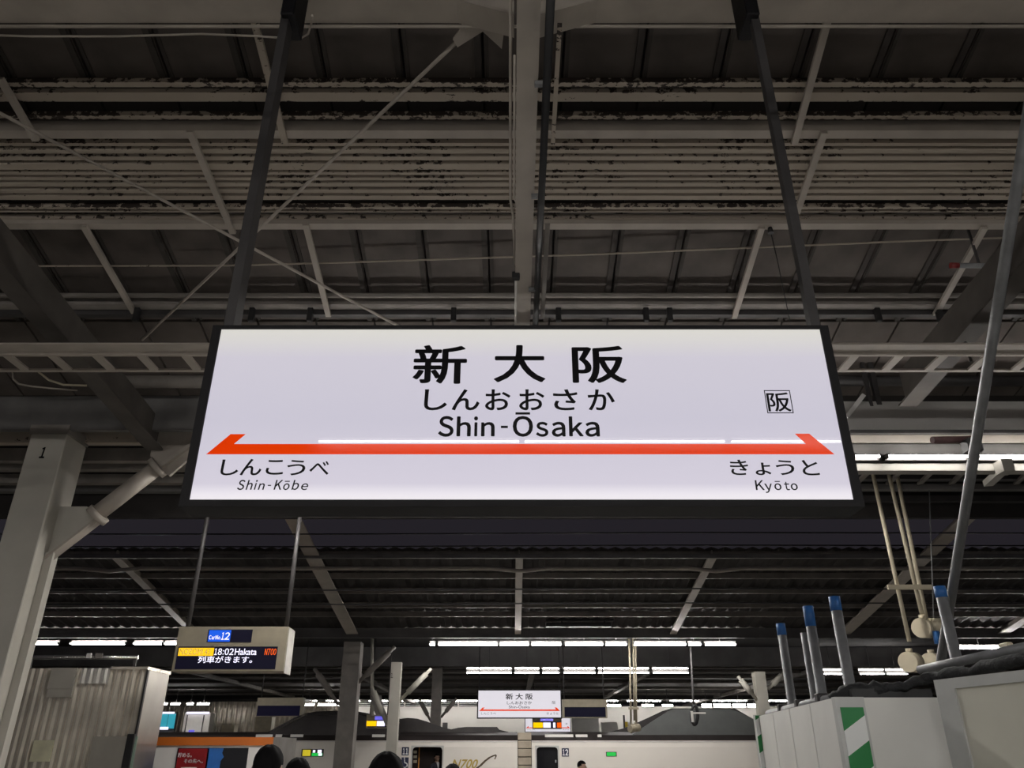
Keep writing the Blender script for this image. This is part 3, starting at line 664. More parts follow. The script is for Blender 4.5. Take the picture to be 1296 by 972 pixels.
# things hanging under the far canopy
bk = thing('beam_bracket', 'black double hanging bar above the upper lamp row right of centre', 'bracket', (W(735, 793, 22.5).x, 22.5, ZV(793, 22.5)))
for v0, v1, ua, ub in ((781, 785.5, 691, 777), (788, 793, 691, 773)):
    one('bar', lambda bm: box(bm, (W(ua, 787, 22.5).x, 22.5, ZV(v1, 22.5)), (W(ub, 787, 22.5).x, 22.6, ZV(v0, 22.5))), BLACK, bk)
for u in (711, 765):
    x = W(u, 787, 22.6).x
    one('rod', lambda bm: box(bm, (x-.02, 22.55, ZV(793, 22.5)), (x+.02, 22.59, fz(22.5)+.1)), BLACK, bk)
for i, (v, y) in enumerate(((676, 14), (692, 14.6), (747, 15.5), (765, 16))):
    wire('thin dark overhead line, %s of those below the large sign from the top' % ORD[i], [W(-250, v, y), W(430, v, y), W(860, v-2, y), W(1550, v-1, y)], .014, BLACK)

cv = thing('cover_plate', 'pale curved plate on a slim post above the small yellow lit screen', 'plate', W(479, 905, 25.0))
def curved(bm):
    rws = []
    for i in range(9):
        f = i/8; rws.append([bm.verts.new(W(u+6*f*f, 880+25*f, 25.0)+Vector((0, .25*f*f, 0))) for u in (468.5, 476, 483)])
    for a, b in zip(rws, rws[1:]):
        for i in range(2): bm.faces.new((a[i], a[i+1], b[i+1], b[i])).smooth = True
    bmesh.ops.solidify(bm, geom=bm.faces[:], thickness=.02)
one('plate', curved, FASC, cv)
one('post', lambda bm: tube(bm, [W(471, 906, 25.1), W(471, 801, 25.1)], .05, 8), COLM, cv)
ns = thing('notice_sign', 'tiny yellow and white notice left of the tiny cream conduits near the train', 'sign', W(793, 921, 38))
one('post', lambda bm: box(bm, (W(790, 915, 38.1).x-.04, 38.05, 0), (W(790, 915, 38.1).x+.04, 38.13, ZV(905, 38))), DARK, ns)
rect('yellow_panel', 791, 913.5, 794.5, 920.5, 38.05, mat('yellow_print', (.7, .5, .02), .5), ns, .04); rect('white_panel', 794.5, 913, 797.5, 920.5, 38.05, WHITE, ns, .04)
# ---------------------------------------------------------------- far walls
wf = one('wall_back', lambda bm: box(bm, (W(438, 900, 60).x, 60, 0), (40, 60.4, ZV(894, 60))), mat('pale_wall', (.62, .60, .56), .7, var=.06, scale=.6)); wf['kind'] = 'structure'
rl = thing('railing', 'pale horizontal railing on the distant wall left of the small sign', 'railing', (W(525, 893, 59.9).x, 59.9, ZV(894, 60)))
for v in (886, 888.2, 890.4, 892.6):
    one('rail', lambda bm: box(bm, (W(420, v, 60).x, 60, ZV(v+.45, 60)), (W(606, v, 60).x, 60.05, ZV(v-.45, 60))), WHITE, rl)
for u in (432, 470, 512, 580):
    one('post', lambda bm: box(bm, (W(u, 890, 60).x-.05, 60.05, ZV(894, 60)), (W(u, 890, 60).x+.05, 60.12, ZV(882, 60))), WHITE, rl)
def corr(bm, xa, xb, y, za, zb_, pitch, amp):
    n = int((xb-xa)/pitch*4); A = []; Bv = []
    prof = [0, 1, 1, 0]
    for i in range(n+1):
        x = xa+(xb-xa)*i/n; yy = y-amp*prof[i % 4]
        A.append(bm.verts.new((x, yy, za))); Bv.append(bm.verts.new((x, yy, zb_)))
    for i in range(n): bm.faces.new((A[i], A[i+1], Bv[i+1], Bv[i]))
w2 = setting('wall_left', (W(300, 930, 52).x, 52, 0))
one('corrugated_sheet', lambda bm: corr(bm, W(180, 900, 52).x, W(430, 900, 52).x, 52, 0, ZV(888, 52), .3, .08), STEELW, w2)
one('wall_core', lambda bm: box(bm, (W(180, 900, 52).x, 52.02, 0), (W(430, 900, 52).x, 52.2, ZV(888, 52))), CONC, w2)
ad = thing('advert_panel', 'teal backlit advert far away at left above the kiosk', 'advert', (W(211, 923, 49).x, 49, ZV(924, 49)))
TEAL = glow('teal_light', (.03, .42, .55), .55, (.05, .2, .25))
rect('panel', 199, 903.5, 212, 920, 49, TEAL, ad, .08); rect('panel', 213, 903.5, 221.5, 922, 49, TEAL, ad, .08)
rect('top_light', 200, 901, 221, 903.5, 49, WLED, ad, .1); rect('bottom_light', 199, 920, 213, 923.5, 48.9, WLED, ad, .1)
one('stand', lambda bm: box(bm, (W(199, 915, 49).x, 49, 0), (W(221, 915, 49).x, 49.3, ZV(901, 49))), DARK, ad)
vm = thing('vending_machine', 'pale lit cabinet far away at left above the kiosk', 'cabinet', (W(248, 923, 49).x, 49, 0))
one('body', lambda bm: box(bm, (W(232, 915, 49).x, 49, 0), (W(265, 915, 49).x, 49.8, ZV(902, 49))), WHITE, vm)
rect('top_light', 237, 901, 265, 903.5, 49, WLED, vm, .12)
rect('trim', 256, 905, 257, 929, 49, DARK, vm, .04); rect('trim', 235, 905, 236, 929, 49, DARK, vm, .04)
rect('small_screen', 239, 924, 246, 927.5, 49, VIO, vm, .05)
tag(one('cabinet', lambda bm: box(bm, (W(280, 925, 44).x, 44, 0), (W(296, 925, 44).x, 44.6, ZV(917.5, 44))), CREAM), 'cream cabinet standing behind the kiosk roof at left', 'cabinet')
tag(one('cabinet', lambda bm: box(bm, (W(322, 920, 44).x, 44, 0), (W(343, 920, 44).x, 44.6, ZV(907, 44))), CREAM), 'cream cabinet below the left unlit departure board', 'cabinet')
tag(one('cabinet', lambda bm: box(bm, (W(762, 920, 45).x, 45, 0), (W(782, 920, 45).x, 45.6, ZV(914, 45)), ), WHITE), 'white cabinet below the right unlit departure board', 'cabinet')
tag(one('panel_board', lambda bm: box(bm, (W(724, 920, 50).x, 50, 0), (W(758, 920, 50).x, 50.5, ZV(909, 50)), ), FASC), 'grey panelled booth right of the smallest sign', 'booth')

# ---------------------------------------------------------------- train
TY = 26.4
GAPX = W(664, 950, TY).x
BODY = mat('train_white', (.74, .70, .64), .22, var=.04, scale=.5, coat=.3)
ROOF = mat('train_roof', (.028, .023, .022), .45, var=.3)  # pale roof's unlit look put into the colour as near black
WIN = mat('train_window', (.01, .01, .012), .1, var=0)
VEST = mat('vestibule', (.06, .038, .03), .6)
prof = [(TY+.06, -1.1), (TY, -.5), (TY, .75), (TY, 1.27), (TY, 1.86), (TY+.03, 2.04)]
rprof = [(TY+.03, 2.04), (TY+.25, 2.2), (TY+.7, 2.29), (TY+1.68, 2.32), (TY+2.7, 2.28), (TY+3.1, 2.2), (TY+3.33, 2.04)]
def car(label, xa, xb, doors, wins):
    t = thing('train_car', label, 'train', ((xa+xb)/2, TY+1.68, -1.1))
    cuts = []
    for a, b in doors: cuts.append((a, b, .0, 1.86))
    for c, wd in wins: cuts.append((c-wd/2, c+wd/2, .75, 1.27))
    cuts.sort(); xs = [xa]
    for c in cuts: xs += [c[0], c[1]]
    xs.append(xb)
    def bd(bm):
        for i in range(len(xs)-1):
            a, b = xs[i], xs[i+1]; cut = cuts[i//2] if i % 2 else None
            for (p, q) in zip(prof, prof[1:]):
                if cut and cut[2] == 0 and p[1] >= -.5 and q[1] <= 1.861: continue
                if cut and cut[2] > 0 and p[1] == .75: continue
                v = [bm.verts.new((a, p[0], p[1])), bm.verts.new((b, p[0], p[1])), bm.verts.new((b, q[0], q[1])), bm.verts.new((a, q[0], q[1]))]
                bm.faces.new(v)
        for x in (xa, xb):
            bm.faces.new([bm.verts.new((x, *p)) for p in prof+rprof[1:]+[(TY+3.33, -1.1)]])
        bm.faces.new([bm.verts.new(p) for p in ((xa, TY+3.33, -1.1), (xb, TY+3.33, -1.1), (xb, TY+3.33, 2.04), (xa, TY+3.33, 2.04))])
        bmesh.ops.remove_doubles(bm, verts=bm.verts[:], dist=.0005)
    one('body', bd, BODY, t)
    one('roof', lambda bm: (extrude_x(bm, rprof, xa, xb),), ROOF, t)
    one('cant_rail', lambda bm: box(bm, (xa, TY+.005, 2.0), (xb, TY+.02, 2.02)), FASC, t)
    for c, wd in wins:
        one('window', lambda bm: box(bm, (c-wd/2, TY+.02, .75), (c+wd/2, TY+.04, 1.27)), WIN, t)
    for a, b in doors:
        def vs(bm):
            box(bm, (a-.4, TY+1.5, -.02), (b+.4, TY+1.52, 1.95)); box(bm, (a-.4, TY+.1, -.04), (b+.4, TY+1.5, -.01)); box(bm, (a-.4, TY+.1, 1.93), (b+.4, TY+1.5, 1.95))
            box(bm, (a-.42, TY+.1, -.02), (a-.4, TY+1.5, 1.95)); box(bm, (b+.4, TY+.1, -.02), (b+.42, TY+1.5, 1.95))
        one('vestibule', vs, VEST, t)
        def dfr(bm):
            for lo, hi in (((a-.04, 0), (a, 1.9)), ((b, 0), (b+.04, 1.9)), ((a-.04, 1.86), (b+.04, 1.9))): box(bm, (lo[0], TY-.008, lo[1]), (hi[0], TY+.08, hi[1]))
            for sx, x in ((1, a), (-1, b)):
                prism(bm, [(x, TY-.006, 1.86), (x+sx*.09, TY-.006, 1.86), (x+sx*.03, TY-.006, 1.83), (x, TY-.006, 1.77)], (0, .05, 0))
        one('door_frame', dfr, FASC, t)
    return t
tx = lambda u: W(u, 950, TY).x
cA = car('white train car numbered eleven with an open door', GAPX-.22-25, GAPX-.22, [(tx(522), tx(560))], [(-8-.97*k, .5) for k in range(8)])
cB = car('white train car numbered twelve with a green destination display', GAPX+.22, GAPX+.22+25, [(tx(679), tx(706))], [(tx(774)+.97*k, .33) for k in range(18)])
gw = thing('gangway_bellows', 'tan ribbed gangway between the two white train cars', 'gangway', (GAPX, TY+1.6, -.6))
GANG = mat('gangway_tan', (.36, .31, .24), .6, var=.15)
for k in range(12):
    z = -.5+k*.232
    one('bellows_panel', lambda bm: box(bm, (GAPX-.212, TY+.06, z), (GAPX+.212, TY+3.2, z+.215)), GANG, gw, .015)
one('gangway_core', lambda bm: box(bm, (GAPX-.2, TY+.1, -.6), (GAPX+.2, TY+3.1, 2.27)), DARK, gw)
NAVY = mat('navy_plate', (.015, .02, .06), .4, var=0); WINK = mat('white_print', (.8, .8, .8), .4, var=0)
GOLD = mat('gold_print', (.42, .30, .06), .4, var=.1)
rect('car_number_plate', 508.5, 945.5, 517.5, 956, TY, NAVY, cA, .012); letters((('1', 509.8, 512.6, 947, 954.8), ('1', 513.6, 516.4, 947, 954.8)), TY-.012, WINK, cA, .04, 0, .004)
rect('symbol_plate', 508, 958.5, 517, 972, TY, NAVY, cA, .012)
def wheelchair(bm):
    yy = TY-.014
    c = W(512.2, 968, yy)
    for k in range(14):
        a0, a1 = -2.9+k*.3, -2.9+(k+1)*.3
        bar(bm, c+Vector((.07*math.cos(a0), 0, .07*math.sin(a0))), c+Vector((.07*math.cos(a1), 0, .07*math.sin(a1))), .018, .004, (0, 1, 0))
    bar(bm, c+Vector((-.015, 0, .15)), c+Vector((.0, 0, .05)), .025, .004, (0, 1, 0)); bar(bm, c+Vector((0, 0, .05)), c+Vector((.07, 0, .04)), .02, .004, (0, 1, 0))
    bar(bm, c+Vector((.07, 0, .04)), c+Vector((.095, 0, -.05)), .02, .004, (0, 1, 0)); tube(bm, [c+Vector((-.02, -.002, .185)), c+Vector((-.02, .002, .185))], .02, 10)
one('symbol', wheelchair, WINK, cA)
rect('car_number_plate', 711, 947, 720, 957.5, TY, NAVY, cB, .012); letters((('1', 712.2, 714.8, 948.3, 956.2), ('2', 715.4, 719.2, 948.3, 956.2)), TY-.012, WINK, cB, .04, 0, .004)
rect('destination_display', 767, 951.5, 780.5, 957.5, TY, DARK, cB, .012); rect('display_glow', 768, 952.2, 779.5, 956.8, TY-.012, GRN, cB, .004)
rect('destination_display', 381.5, 948, 409.5, 957.5, TY, DARK, cA, .012)
rect('display_panel', 383, 949, 393, 956.8, TY-.012, YEL, cA, .004); rect('display_panel', 394.5, 953, 408, 956.8, TY-.012, GRN, cA, .004)
rect('display_panel', 396, 949.2, 399, 952.5, TY-.012, WLED, cA, .004); rect('display_panel', 402, 949, 407, 953.5, TY-.012, WLED, cA, .004)
rect('display_panel', 403, 953.5, 407.5, 956.5, TY-.013, WLED, cA, .004)
text('N700', 571, 961, 605, 972.5, TY, GOLD, cA, bold=.02, shear=.35, d=.006)
def swoosh(bm):
    pts = [(601, 974), (608, 969), (614, 963), (620, 958.5), (625, 956.3), (628, 955.5), (627.5, 958), (626, 961)]
    P = [W(u, v, TY-.006) for u, v in pts]; ws = [.05, .06, .05, .04, .035, .04, .03, .01]
    for i in range(len(P)-1): bar(bm, P[i], P[i+1], ws[i], .006, (0, 1, 0))
one('logo_swoosh', swoosh, mat('brown_print', (.08, .05, .02), .4), cA)
one('grab_pole', lambda bm: tube(bm, [(tx(529), TY+.35, 0), (tx(529), TY+.35, 1.9)], .016, 8), mat('orange_pole', (.6, .25, .04), .4), cA)
for k, v in enumerate((950, 956, 962)):
    rect('shelf_box', 523.5, v, 527.5, v+3.5, TY+.5, CREAM, cA, .05)
one('door_leaf', lambda bm: box(bm, (tx(680), TY+.09, 0), (tx(706), TY+.12, 1.84)), WIN, cB)
one('door_handle', lambda bm: box(bm, (tx(702.5), TY+.07, 1.42), (tx(704), TY+.09, 1.5)), GALV, cB)
STRIP = mat('light_line_white', (.8, .78, .74), .3, var=.03)  # white strips stand in for thin lines of light above the train roof
for cc, ua, ub in ((cA, 322, 343), (cA, 347, 355), (cA, 366, 382), (cA, 470, 486), (cB, 690, 726), (cB, 729, 744), (cB, 757, 762)):
    one('light_line_strip', lambda bm: box(bm, (W(ua, 930, TY).x, TY+.16, 2.14), (W(ub, 930, TY).x, TY+.22, ZV(929.5, TY+.16))), STRIP, cc)
# roof shrouds round the pantographs
def shroud(parent, pts, y, th, m, name='roof_shroud'):
    one(name, lambda bm: prism(bm, [W(u, v, y) for u, v in pts], (0, th, 0)), m, parent)
GREY = mat('shroud_grey', (.095, .10, .098), .5, var=.1)
shroud(cB, [(789, 939), (800, 930), (815, 920), (832, 909), (845, 900.5), (853, 897.5), (924, 897.5), (935, 901), (950, 908), (966, 917), (985, 930), (1000, 939)], TY+.3, .05, GREY)
shroud(cB, [(752, 937), (760, 929), (775, 925.5), (790, 921.5), (803, 916), (820, 908.5), (838, 900), (850, 896.5), (930, 896.5), (1000, 937)], TY+2.7, .05, ROOF)
shroud(cB, [(676, 937), (680, 928), (690, 927), (760, 928.5), (775, 930), (800, 937)], TY+1.2, .8, ROOF, 'roof_equipment')
shroud(cA, [(505, 937), (505, 910), (516, 908.5), (528, 909.5), (540, 913), (552, 917.5), (562, 921), (571, 923), (580, 921), (590, 920), (629, 920), (632, 923.5), (640, 925.5), (650, 928), (655, 930), (655, 937)], TY+1.0, 1.2, ROOF, 'roof_equipment')
HUMP = mat('hump_gloss', (.07, .065, .065), .25, var=.35, scale=.8)
def hump(bm):
    top = [(325, 932), (340, 926), (356, 917), (372, 908.5), (386, 903), (400, 900.3), (425, 899.5), (450, 900), (462, 902), (475, 905), (490, 908), (506, 909.5)]
    rows_ = []
    for f, dy in ((0, .25), (.35, .3), (.7, .55), (.92, .95), (1, 1.5)):
        rows_.append([bm.verts.new(W(u, 934+(v-934)*f, TY+dy)) for u, v in top])
    for a, b in zip(rows_, rows_[1:]):
        for i in range(len(top)-1): bm.faces.new((a[i], a[i+1], b[i+1], b[i])).smooth = True
    back = [bm.verts.new(W(u, 934, TY+2.8)) for u, v in top]
    for i in range(len(top)-1): bm.faces.new((rows_[-1][i], rows_[-1][i+1], back[i+1], back[i]))
one('roof_hump', hump, HUMP, cA)
one('roof_box', lambda bm: box(bm, (W(560, 920, TY+1.4).x, TY+1.4, 2.3), (W(566, 920, TY+1.4).x, TY+1.6, ZV(914.5, TY+1.4))), DARK, cA)

# ---------------------------------------------------------------- left enclosure and kiosk
ey = 12.0
en = thing('stair_enclosure', 'stainless corrugated metal enclosure wall at the lower left', 'wall panel', (-8, ey+1.5, 0))
exr = W(215, 848, ey).x; exl = -12.5; ez = ZV(846, ey); exs = W(184, 860, ey).x
one('corrugated_sheet', lambda bm: corr(bm, exl, exs, ey, 0, ez, .115, .028), STEELW, en)
one('seam', lambda bm: box(bm, (exs, ey-.02, 0), (exs+.025, ey+.03, ez)), BLACK, en)
one('end_panel', lambda bm: box(bm, (exs-.03, ey+.03, 0), (exs+.012, ey+.78, ez)), mat('smooth_stainless', (.38, .355, .31), .3, metal=.85, var=.2, scale=1.5), en)
one('core_wall', lambda bm: box(bm, (exl, ey+.02, 0), (exs-.03, ey+.1, ez)), DARK, en)
one('top_cap', lambda bm: box(bm, (W(142, 847, ey).x, ey-.05, ez-.02), (exs+.03, ey+.8, ez+.02)), STEELW, en)
BRD = mat('grey_board', (.33, .31, .27), .5, var=.1)
PATCH = mat('bright_stainless', (.75, .73, .68), .25, metal=.7, var=.1)
one('bright_patch', lambda bm: corr(bm, W(103, 855, ey).x, W(139, 855, ey).x, ey-.03, ZV(865.5, ey), ez, .1, .03), PATCH, en)
rect('grey_board', 64, 845.5, 96, 872, ey-.03, BRD, en, .03); rect('grey_board', 61, 872.5, 92, 882.5, ey-.03, BRD, en, .03)
rect('notice', 41, 937, 66, 964, ey-.03, mat('notice_cream', (.62, .60, .42), .5), en, .02)
rect('hatch', 116, 932, 158, 972, ey-.03, BRD, en, .03); rect('hatch_edge', 159, 929, 168, 972, ey-.03, BLACK, en, .04); rect('green_strip', 169, 932, 171.5, 972, ey-.03, mat('pale_green', (.3, .42, .33), .5), en, .03)
dt = thing('pipe_run', 'shiny unlit tube running above the corrugated enclosure', 'pipe', (W(110, 831, 12.4).x, 12.4, ZV(831, 12.4)))
one('pipe', lambda bm: tube(bm, [W(-60, 832, 12.4), W(175, 832, 12.4)], .03, 12), mat('polished', (.7, .69, .65), .15, metal=.9), dt)
rect('clamp', 111, 827, 116, 833, 12.36, WHITE, dt, .04); rect('clamp', 122, 827, 130, 833.5, 12.36, PAINTD, dt, .04)
for u in (40, 172):
    p = W(u, 832, 12.4)
    one('bracket', lambda bm: box(bm, (p.x-.02, 12.38, ez), (p.x+.02, 12.42, p.z)), DARK, dt)
# kiosk
ky = 14.0
kx0, kx1 = W(190, 960, ky).x, W(355, 940, ky).x
ki = thing('kiosk', 'white kiosk with an orange roof band and red poster at lower left', 'kiosk', ((kx0+kx1)/2, ky+.5, 0))
one('body', lambda bm: box(bm, (kx0, ky, 0), (kx1-.11, ky+1, ZV(943.5, ky))), mat('kiosk_white', (.84, .82, .78), .45, var=.03), ki)
one('roof_band', lambda bm: box(bm, (kx0-.02, ky-.04, ZV(943.5, ky)), (kx1-.11, ky+1.02, ZV(933, ky))), mat('orange_band', (.62, .16, .02), .45, var=.06), ki)
one('roof_band_end', lambda bm: box(bm, (kx1-.11, ky-.04, 0), (kx1, ky+1.02, ZV(933, ky))), PAINTD, ki)
rect('poster', 222, 946.5, 312, 990, ky, mat('poster_black', (.010, .010, .014), .8), ki, .02)
rect('poster_red', 223, 947.5, 262, 990, ky-.02, mat('poster_red', (.33, .015, .02), .35, var=.3, scale=1), ki, .004)
def blue(bm): prism(bm, [W(u, v, ky-.024) for u, v in ((263, 947), (283, 947), (281, 953), (283, 958), (279, 963), (277, 975), (259, 975))], (0, .004, 0))
one('poster_blue', blue, mat('poster_blue', (.03, .16, .52), .35, var=.4, scale=2.5), ki)
text('貯める。', 225.5, 952.5, 243, 958.5, ky-.024, WINK, ki, d=.004, bold=.006)
text('その先へ。', 233, 960.5, 257, 966, ky-.024, WINK, ki, d=.004, bold=.006)
rect('poster_line', 229, 971, 249, 972.5, ky-.024, WINK, ki, .003)

# ---------------------------------------------------------------- hoarding on the right
HZ = 2.0
ho = thing('site_hoarding', 'white site hoarding with green striped corner stickers at right', 'hoarding', (2.3, 5.5, 0))
pA, pB, pC = Vector((2.24, 7.6, 0)), Vector((1.945, 5.0, 0)), Vector((2.62, 5.0, 0))
nseg = 4
for i in range(nseg):
    a, b = pA.lerp(pB, i/nseg+.004), pA.lerp(pB, (i+1)/nseg-.004)
    dn = Vector((.12, -.014, 0)).normalized()*.04
    one('board', lambda bm: prism(bm, [a, b, b+Vector((0, 0, HZ)), a+Vector((0, 0, HZ))], dn), HOARD, ho)
one('board', lambda bm: box(bm, (pB.x+.17, 5.0, 0), (pC.x, 5.04, HZ)), HOARD, ho)
one('corner_post', lambda bm: box(bm, (pB.x-.004, 4.99, 0), (pB.x+.17, 5.045, HZ+.003)), HFRAME, ho)
STRP = stripes('green_white_stripe', (.74, .76, .74), (.003, .19, .04), .27, .62)
one('striped_sticker', lambda bm: box(bm, (pB.x+.018, 4.985, 0), (pB.x+.155, 4.99, HZ-.055)), STRP, ho)
one('end_post', lambda bm: box(bm, (pA.x-.035, 7.6, 0), (pA.x+.05, 7.66, HZ+.01)), HFRAME, ho)
one('striped_sticker', lambda bm: box(bm, (pA.x-.035, 7.595, 0), (pA.x+.035, 7.6, HZ+.005)), STRP, ho)
one('top_tube', lambda bm: tube(bm, [pA+Vector((.09, 0, HZ+.02)), pA.lerp(pB, .9)+Vector((.10, 0, HZ+.02))], .03, 10), GALV, ho)
for k in range(3):
    p = pA.lerp(pB, .25+.25*k)+Vector((.09, 0, HZ+.02))
    one('tube_clamp', lambda bm: box(bm, (p.x-.04, p.y-.03, p.z-.045), (p.x+.04, p.y+.03, p.z+.045)), DARK, ho, .008)
# nearer taller panel
hp = thing('site_hoarding', 'nearest beige hoarding panel in a grey frame at the lower right corner', 'hoarding', (2.6, 4.2, 0))
qa, qb = Vector((2.46, 4.80, 0)), Vector((2.95, 2.75, 0)); H2 = 2.082
dn = Vector((.97, .23, 0)).normalized()
def seg(bm, f0, f1, z0, z1, o0, o1):
    a, b = qa.lerp(qb, f0), qa.lerp(qb, f1)
    prism(bm, [a+Vector((0, 0, z0))+dn*o0, b+Vector((0, 0, z0))+dn*o0, b+Vector((0, 0, z1))+dn*o0, a+Vector((0, 0, z1))+dn*o0], dn*(o1-o0))
one('board', lambda bm: seg(bm, .07, .97, .06, H2-.055, .012, .04), mat('beige_board', (.60, .59, .50), .5, var=.08, scale=2), hp)
one('frame', lambda bm: (seg(bm, 0, .07, 0, H2, 0, .05), seg(bm, .97, 1, 0, H2, 0, .05), seg(bm, .07, .97, H2-.055, H2, 0, .05), seg(bm, .07, .97, 0, .06, 0, .05)), HFRAME, hp)

def post(label, ua, va, ub, vb, y, r, tape=.09):
    b = W(ub, vb, y); z = ZV(va, y); x = (b.x+W(ua, va, y).x)/2
    t = thing('scaffold_post', label, 'pole', (x, y, 0))
    one('pipe', lambda bm: tube(bm, [(x, y, 0), (x, y, z)], r, 14), GALV, t)
    if tape: one('blue_tape', lambda bm: tube(bm, [(x, y, z-tape), (x, y, z+.004)], r+.002, 14), BLUE, t)
post('galvanised scaffold post with blue top, leftmost behind the hoarding', 989, 790, 1001, 889, 6.75, .036)
post('shorter galvanised scaffold post without tape, second from the left', 1018, 801, 1030, 878, 6.2, .030, 0)
post('galvanised scaffold post with long blue taped top, third from the left', 1024, 768, 1039, 881, 5.85, .036, .14)
post('tallest blue-topped scaffold post above the striped hoarding corner', 1057, 756, 1076, 878, 5.4, .036)
post('blue-topped scaffold post beside the leaning pole at right', 1190, 743, 1210, 838, 5.3, .036, .07)
A, Bq = W(1190, 842, 5.75), W(1296, 180, 3.2)
dvec = (Bq-A)
sp = thing('scaffold_pole', 'long leaning scaffold pole crossing the right side up to the roof', 'pole', (A.x, A.y, 1.9))
T = (deckz(0)-.0-A.z)/dvec.z
end = A+dvec*1.0
k = 1.0
while (A+dvec*k).z < deckz((A+dvec*k).y): k += .01
one('pipe', lambda bm: tube(bm, [A-dvec*.02, A+dvec*k], .031, 14), GALV, sp)
cl = A+dvec*((838-565)/(838-180)*.92)
cp = W(1230, 565, (A+dvec*.36).y)
one('clamp', lambda bm: box(bm, (cp.x-.05, cp.y-.05, cp.z-.05), (cp.x+.05, cp.y+.05, cp.z+.05)), DARK, sp, .012)
hz_ = thing('scaffold_pole', 'horizontal scaffold pipe over the nearest hoarding panel', 'pole', W(1245, 830, 4.75))
one('pipe', lambda bm: tube(bm, [W(1164, 848, 5.3), W(1196, 841, 5.1), W(1330, 812, 4.3)], .027, 14), GALV, hz_)
for u, v, yy in ((1275, 824, 4.62),):
    p = W(u, v, yy); one('clamp', lambda bm: box(bm, (p.x-.02, p.y-.045, p.z-.045), (p.x+.02, p.y+.045, p.z+.045)), CREAM, hz_, .008)
sh = thing('scaffold_tube_stub', 'short rusty reddish tube clamped to the leaning pole below the pale fascia', 'tube', W(1205, 556, cp.y))
one('tube', lambda bm: tube(bm, [W(1180, 557, cp.y), W(1232, 556, cp.y+.05)], .024, 12), mat('rust_red', (.12, .06, .06), .7, var=.4, scale=10), sh)
# black netting bundle lying along the top of the hoarding
def bundle(bm):
    pts = [W(1052, 886, 5.3), W(1080, 878, 5.25), W(1110, 874, 5.2), W(1145, 868, 5.15), W(1180, 858, 5.1), W(1230, 848, 4.8), W(1310, 833, 4.35)]
    random.seed(3)
    P = []
    for a, b in zip(pts, pts[1:]):
        for j in range(5): P.append(a.lerp(b, j/5)+Vector((0, 0, random.uniform(-.012, .012))))
    P.append(pts[-1])
    tube(bm, P, [.03+.035*math.sin(math.pi*min(1, i/12))+random.uniform(-.008, .008) for i in range(len(P))], 9)
tag(one('net_bundle', bundle, mat('black_net', (.02, .021, .022), .8, var=.5, scale=30, bump=.6)), 'dark rolled netting lying along the hoarding top at right', 'net')
tag(one('net_backing', lambda bm: box(bm, (2.12, 5.16, 0), (2.62, 5.2, ZV(872, 5.18))), BLACK), 'black sheet standing behind the white hoarding at right', 'sheet')

# cream conduits with round boxes
def drum(bm, c, r, h, ax):
    ax = Vector(ax).normalized(); tube(bm, [c-ax*h/2, c-ax*h/2, c+ax*h/2], [r*.93, r, r], 20)
cdz = 10.0
AX = (-.75, -.62, -.05)
CRD = mat('dimmed_cream', (.24, .21, .15), .6, var=.15)  # conduit cream darkened in colour to offset the strong lamps beside it
def cgroup(y, s, pipes, clampuv, drums, tag_):
    for i, (ua, va, ub, vb, lab) in enumerate(pipes):
        t = thing('conduit_pipe', lab, 'pipe', W(ub, vb, y+i*.12))
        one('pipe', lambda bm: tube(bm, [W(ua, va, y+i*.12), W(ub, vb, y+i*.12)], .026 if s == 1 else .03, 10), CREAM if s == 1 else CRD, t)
        for (uu, vv, rr) in drums[i]:
            p = W(uu, vv, y+i*.12)
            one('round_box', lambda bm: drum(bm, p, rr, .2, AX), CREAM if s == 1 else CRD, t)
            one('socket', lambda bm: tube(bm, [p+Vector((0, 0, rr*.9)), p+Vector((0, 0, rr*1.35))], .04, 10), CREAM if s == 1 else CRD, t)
        if i == 0:
            (a, b, v0, v1) = clampuv
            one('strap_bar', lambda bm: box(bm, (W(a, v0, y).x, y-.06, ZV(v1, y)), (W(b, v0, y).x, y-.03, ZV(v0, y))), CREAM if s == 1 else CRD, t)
cgroup(10.0, 1, [(1104, 596, 1151, 812, 'cream conduit ending in a low round box, leftmost of three at right'),
              (1124, 596, 1167, 778, 'cream conduit ending in the upper round box, middle of three at right'),
              (1133, 590, 1176, 800, 'cream conduit ending behind the blue strap, rightmost of three at right')],
       (1121, 1176, 741, 747), [[(1153.5, 838, .118)], [(1170, 795, .12)], [(1181, 838, .11)]], 'near')
el = thing('pipe_elbow', 'short thick cream pipe stub beside the upper round box', 'pipe', W(1190, 793, 10.1))
one('pipe', lambda bm: tube(bm, [W(1176, 791, 10.1), W(1194, 791, 10.1)], .085, 14), CREAM, el)
one('blue_strap', lambda bm: tube(bm, [W(1184, 799, 10.0), W(1187, 815, 10.0)], .04, 10), BLUE, el)
one('hanger_wire', lambda bm: tube(bm, [W(1182, 791, 10.1), W(1176, 620, 10.1)], .008, 6), GALV, el)
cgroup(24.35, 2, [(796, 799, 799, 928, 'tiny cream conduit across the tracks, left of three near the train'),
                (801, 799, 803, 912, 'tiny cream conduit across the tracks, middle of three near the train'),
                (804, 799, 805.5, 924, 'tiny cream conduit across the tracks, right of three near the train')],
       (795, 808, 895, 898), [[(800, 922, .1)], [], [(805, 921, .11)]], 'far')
cb = thing('hanging_coil', 'dark cable coil hanging above the grey train shroud', 'coil', W(880, 905, 24))
one('cable', lambda bm: tube(bm, [W(873.5, 796, 24.4), W(874, 822, 24.3), W(877, 880, 24), W(878, 893, 24)], .03, 8), DARK, cb)
one('coil', lambda bm: tube(bm, [W(879+4*math.sin(a), 905-12*math.cos(a), 24) for a in [i*math.pi/10 for i in range(21)]], .05, 8), BLACK, cb)
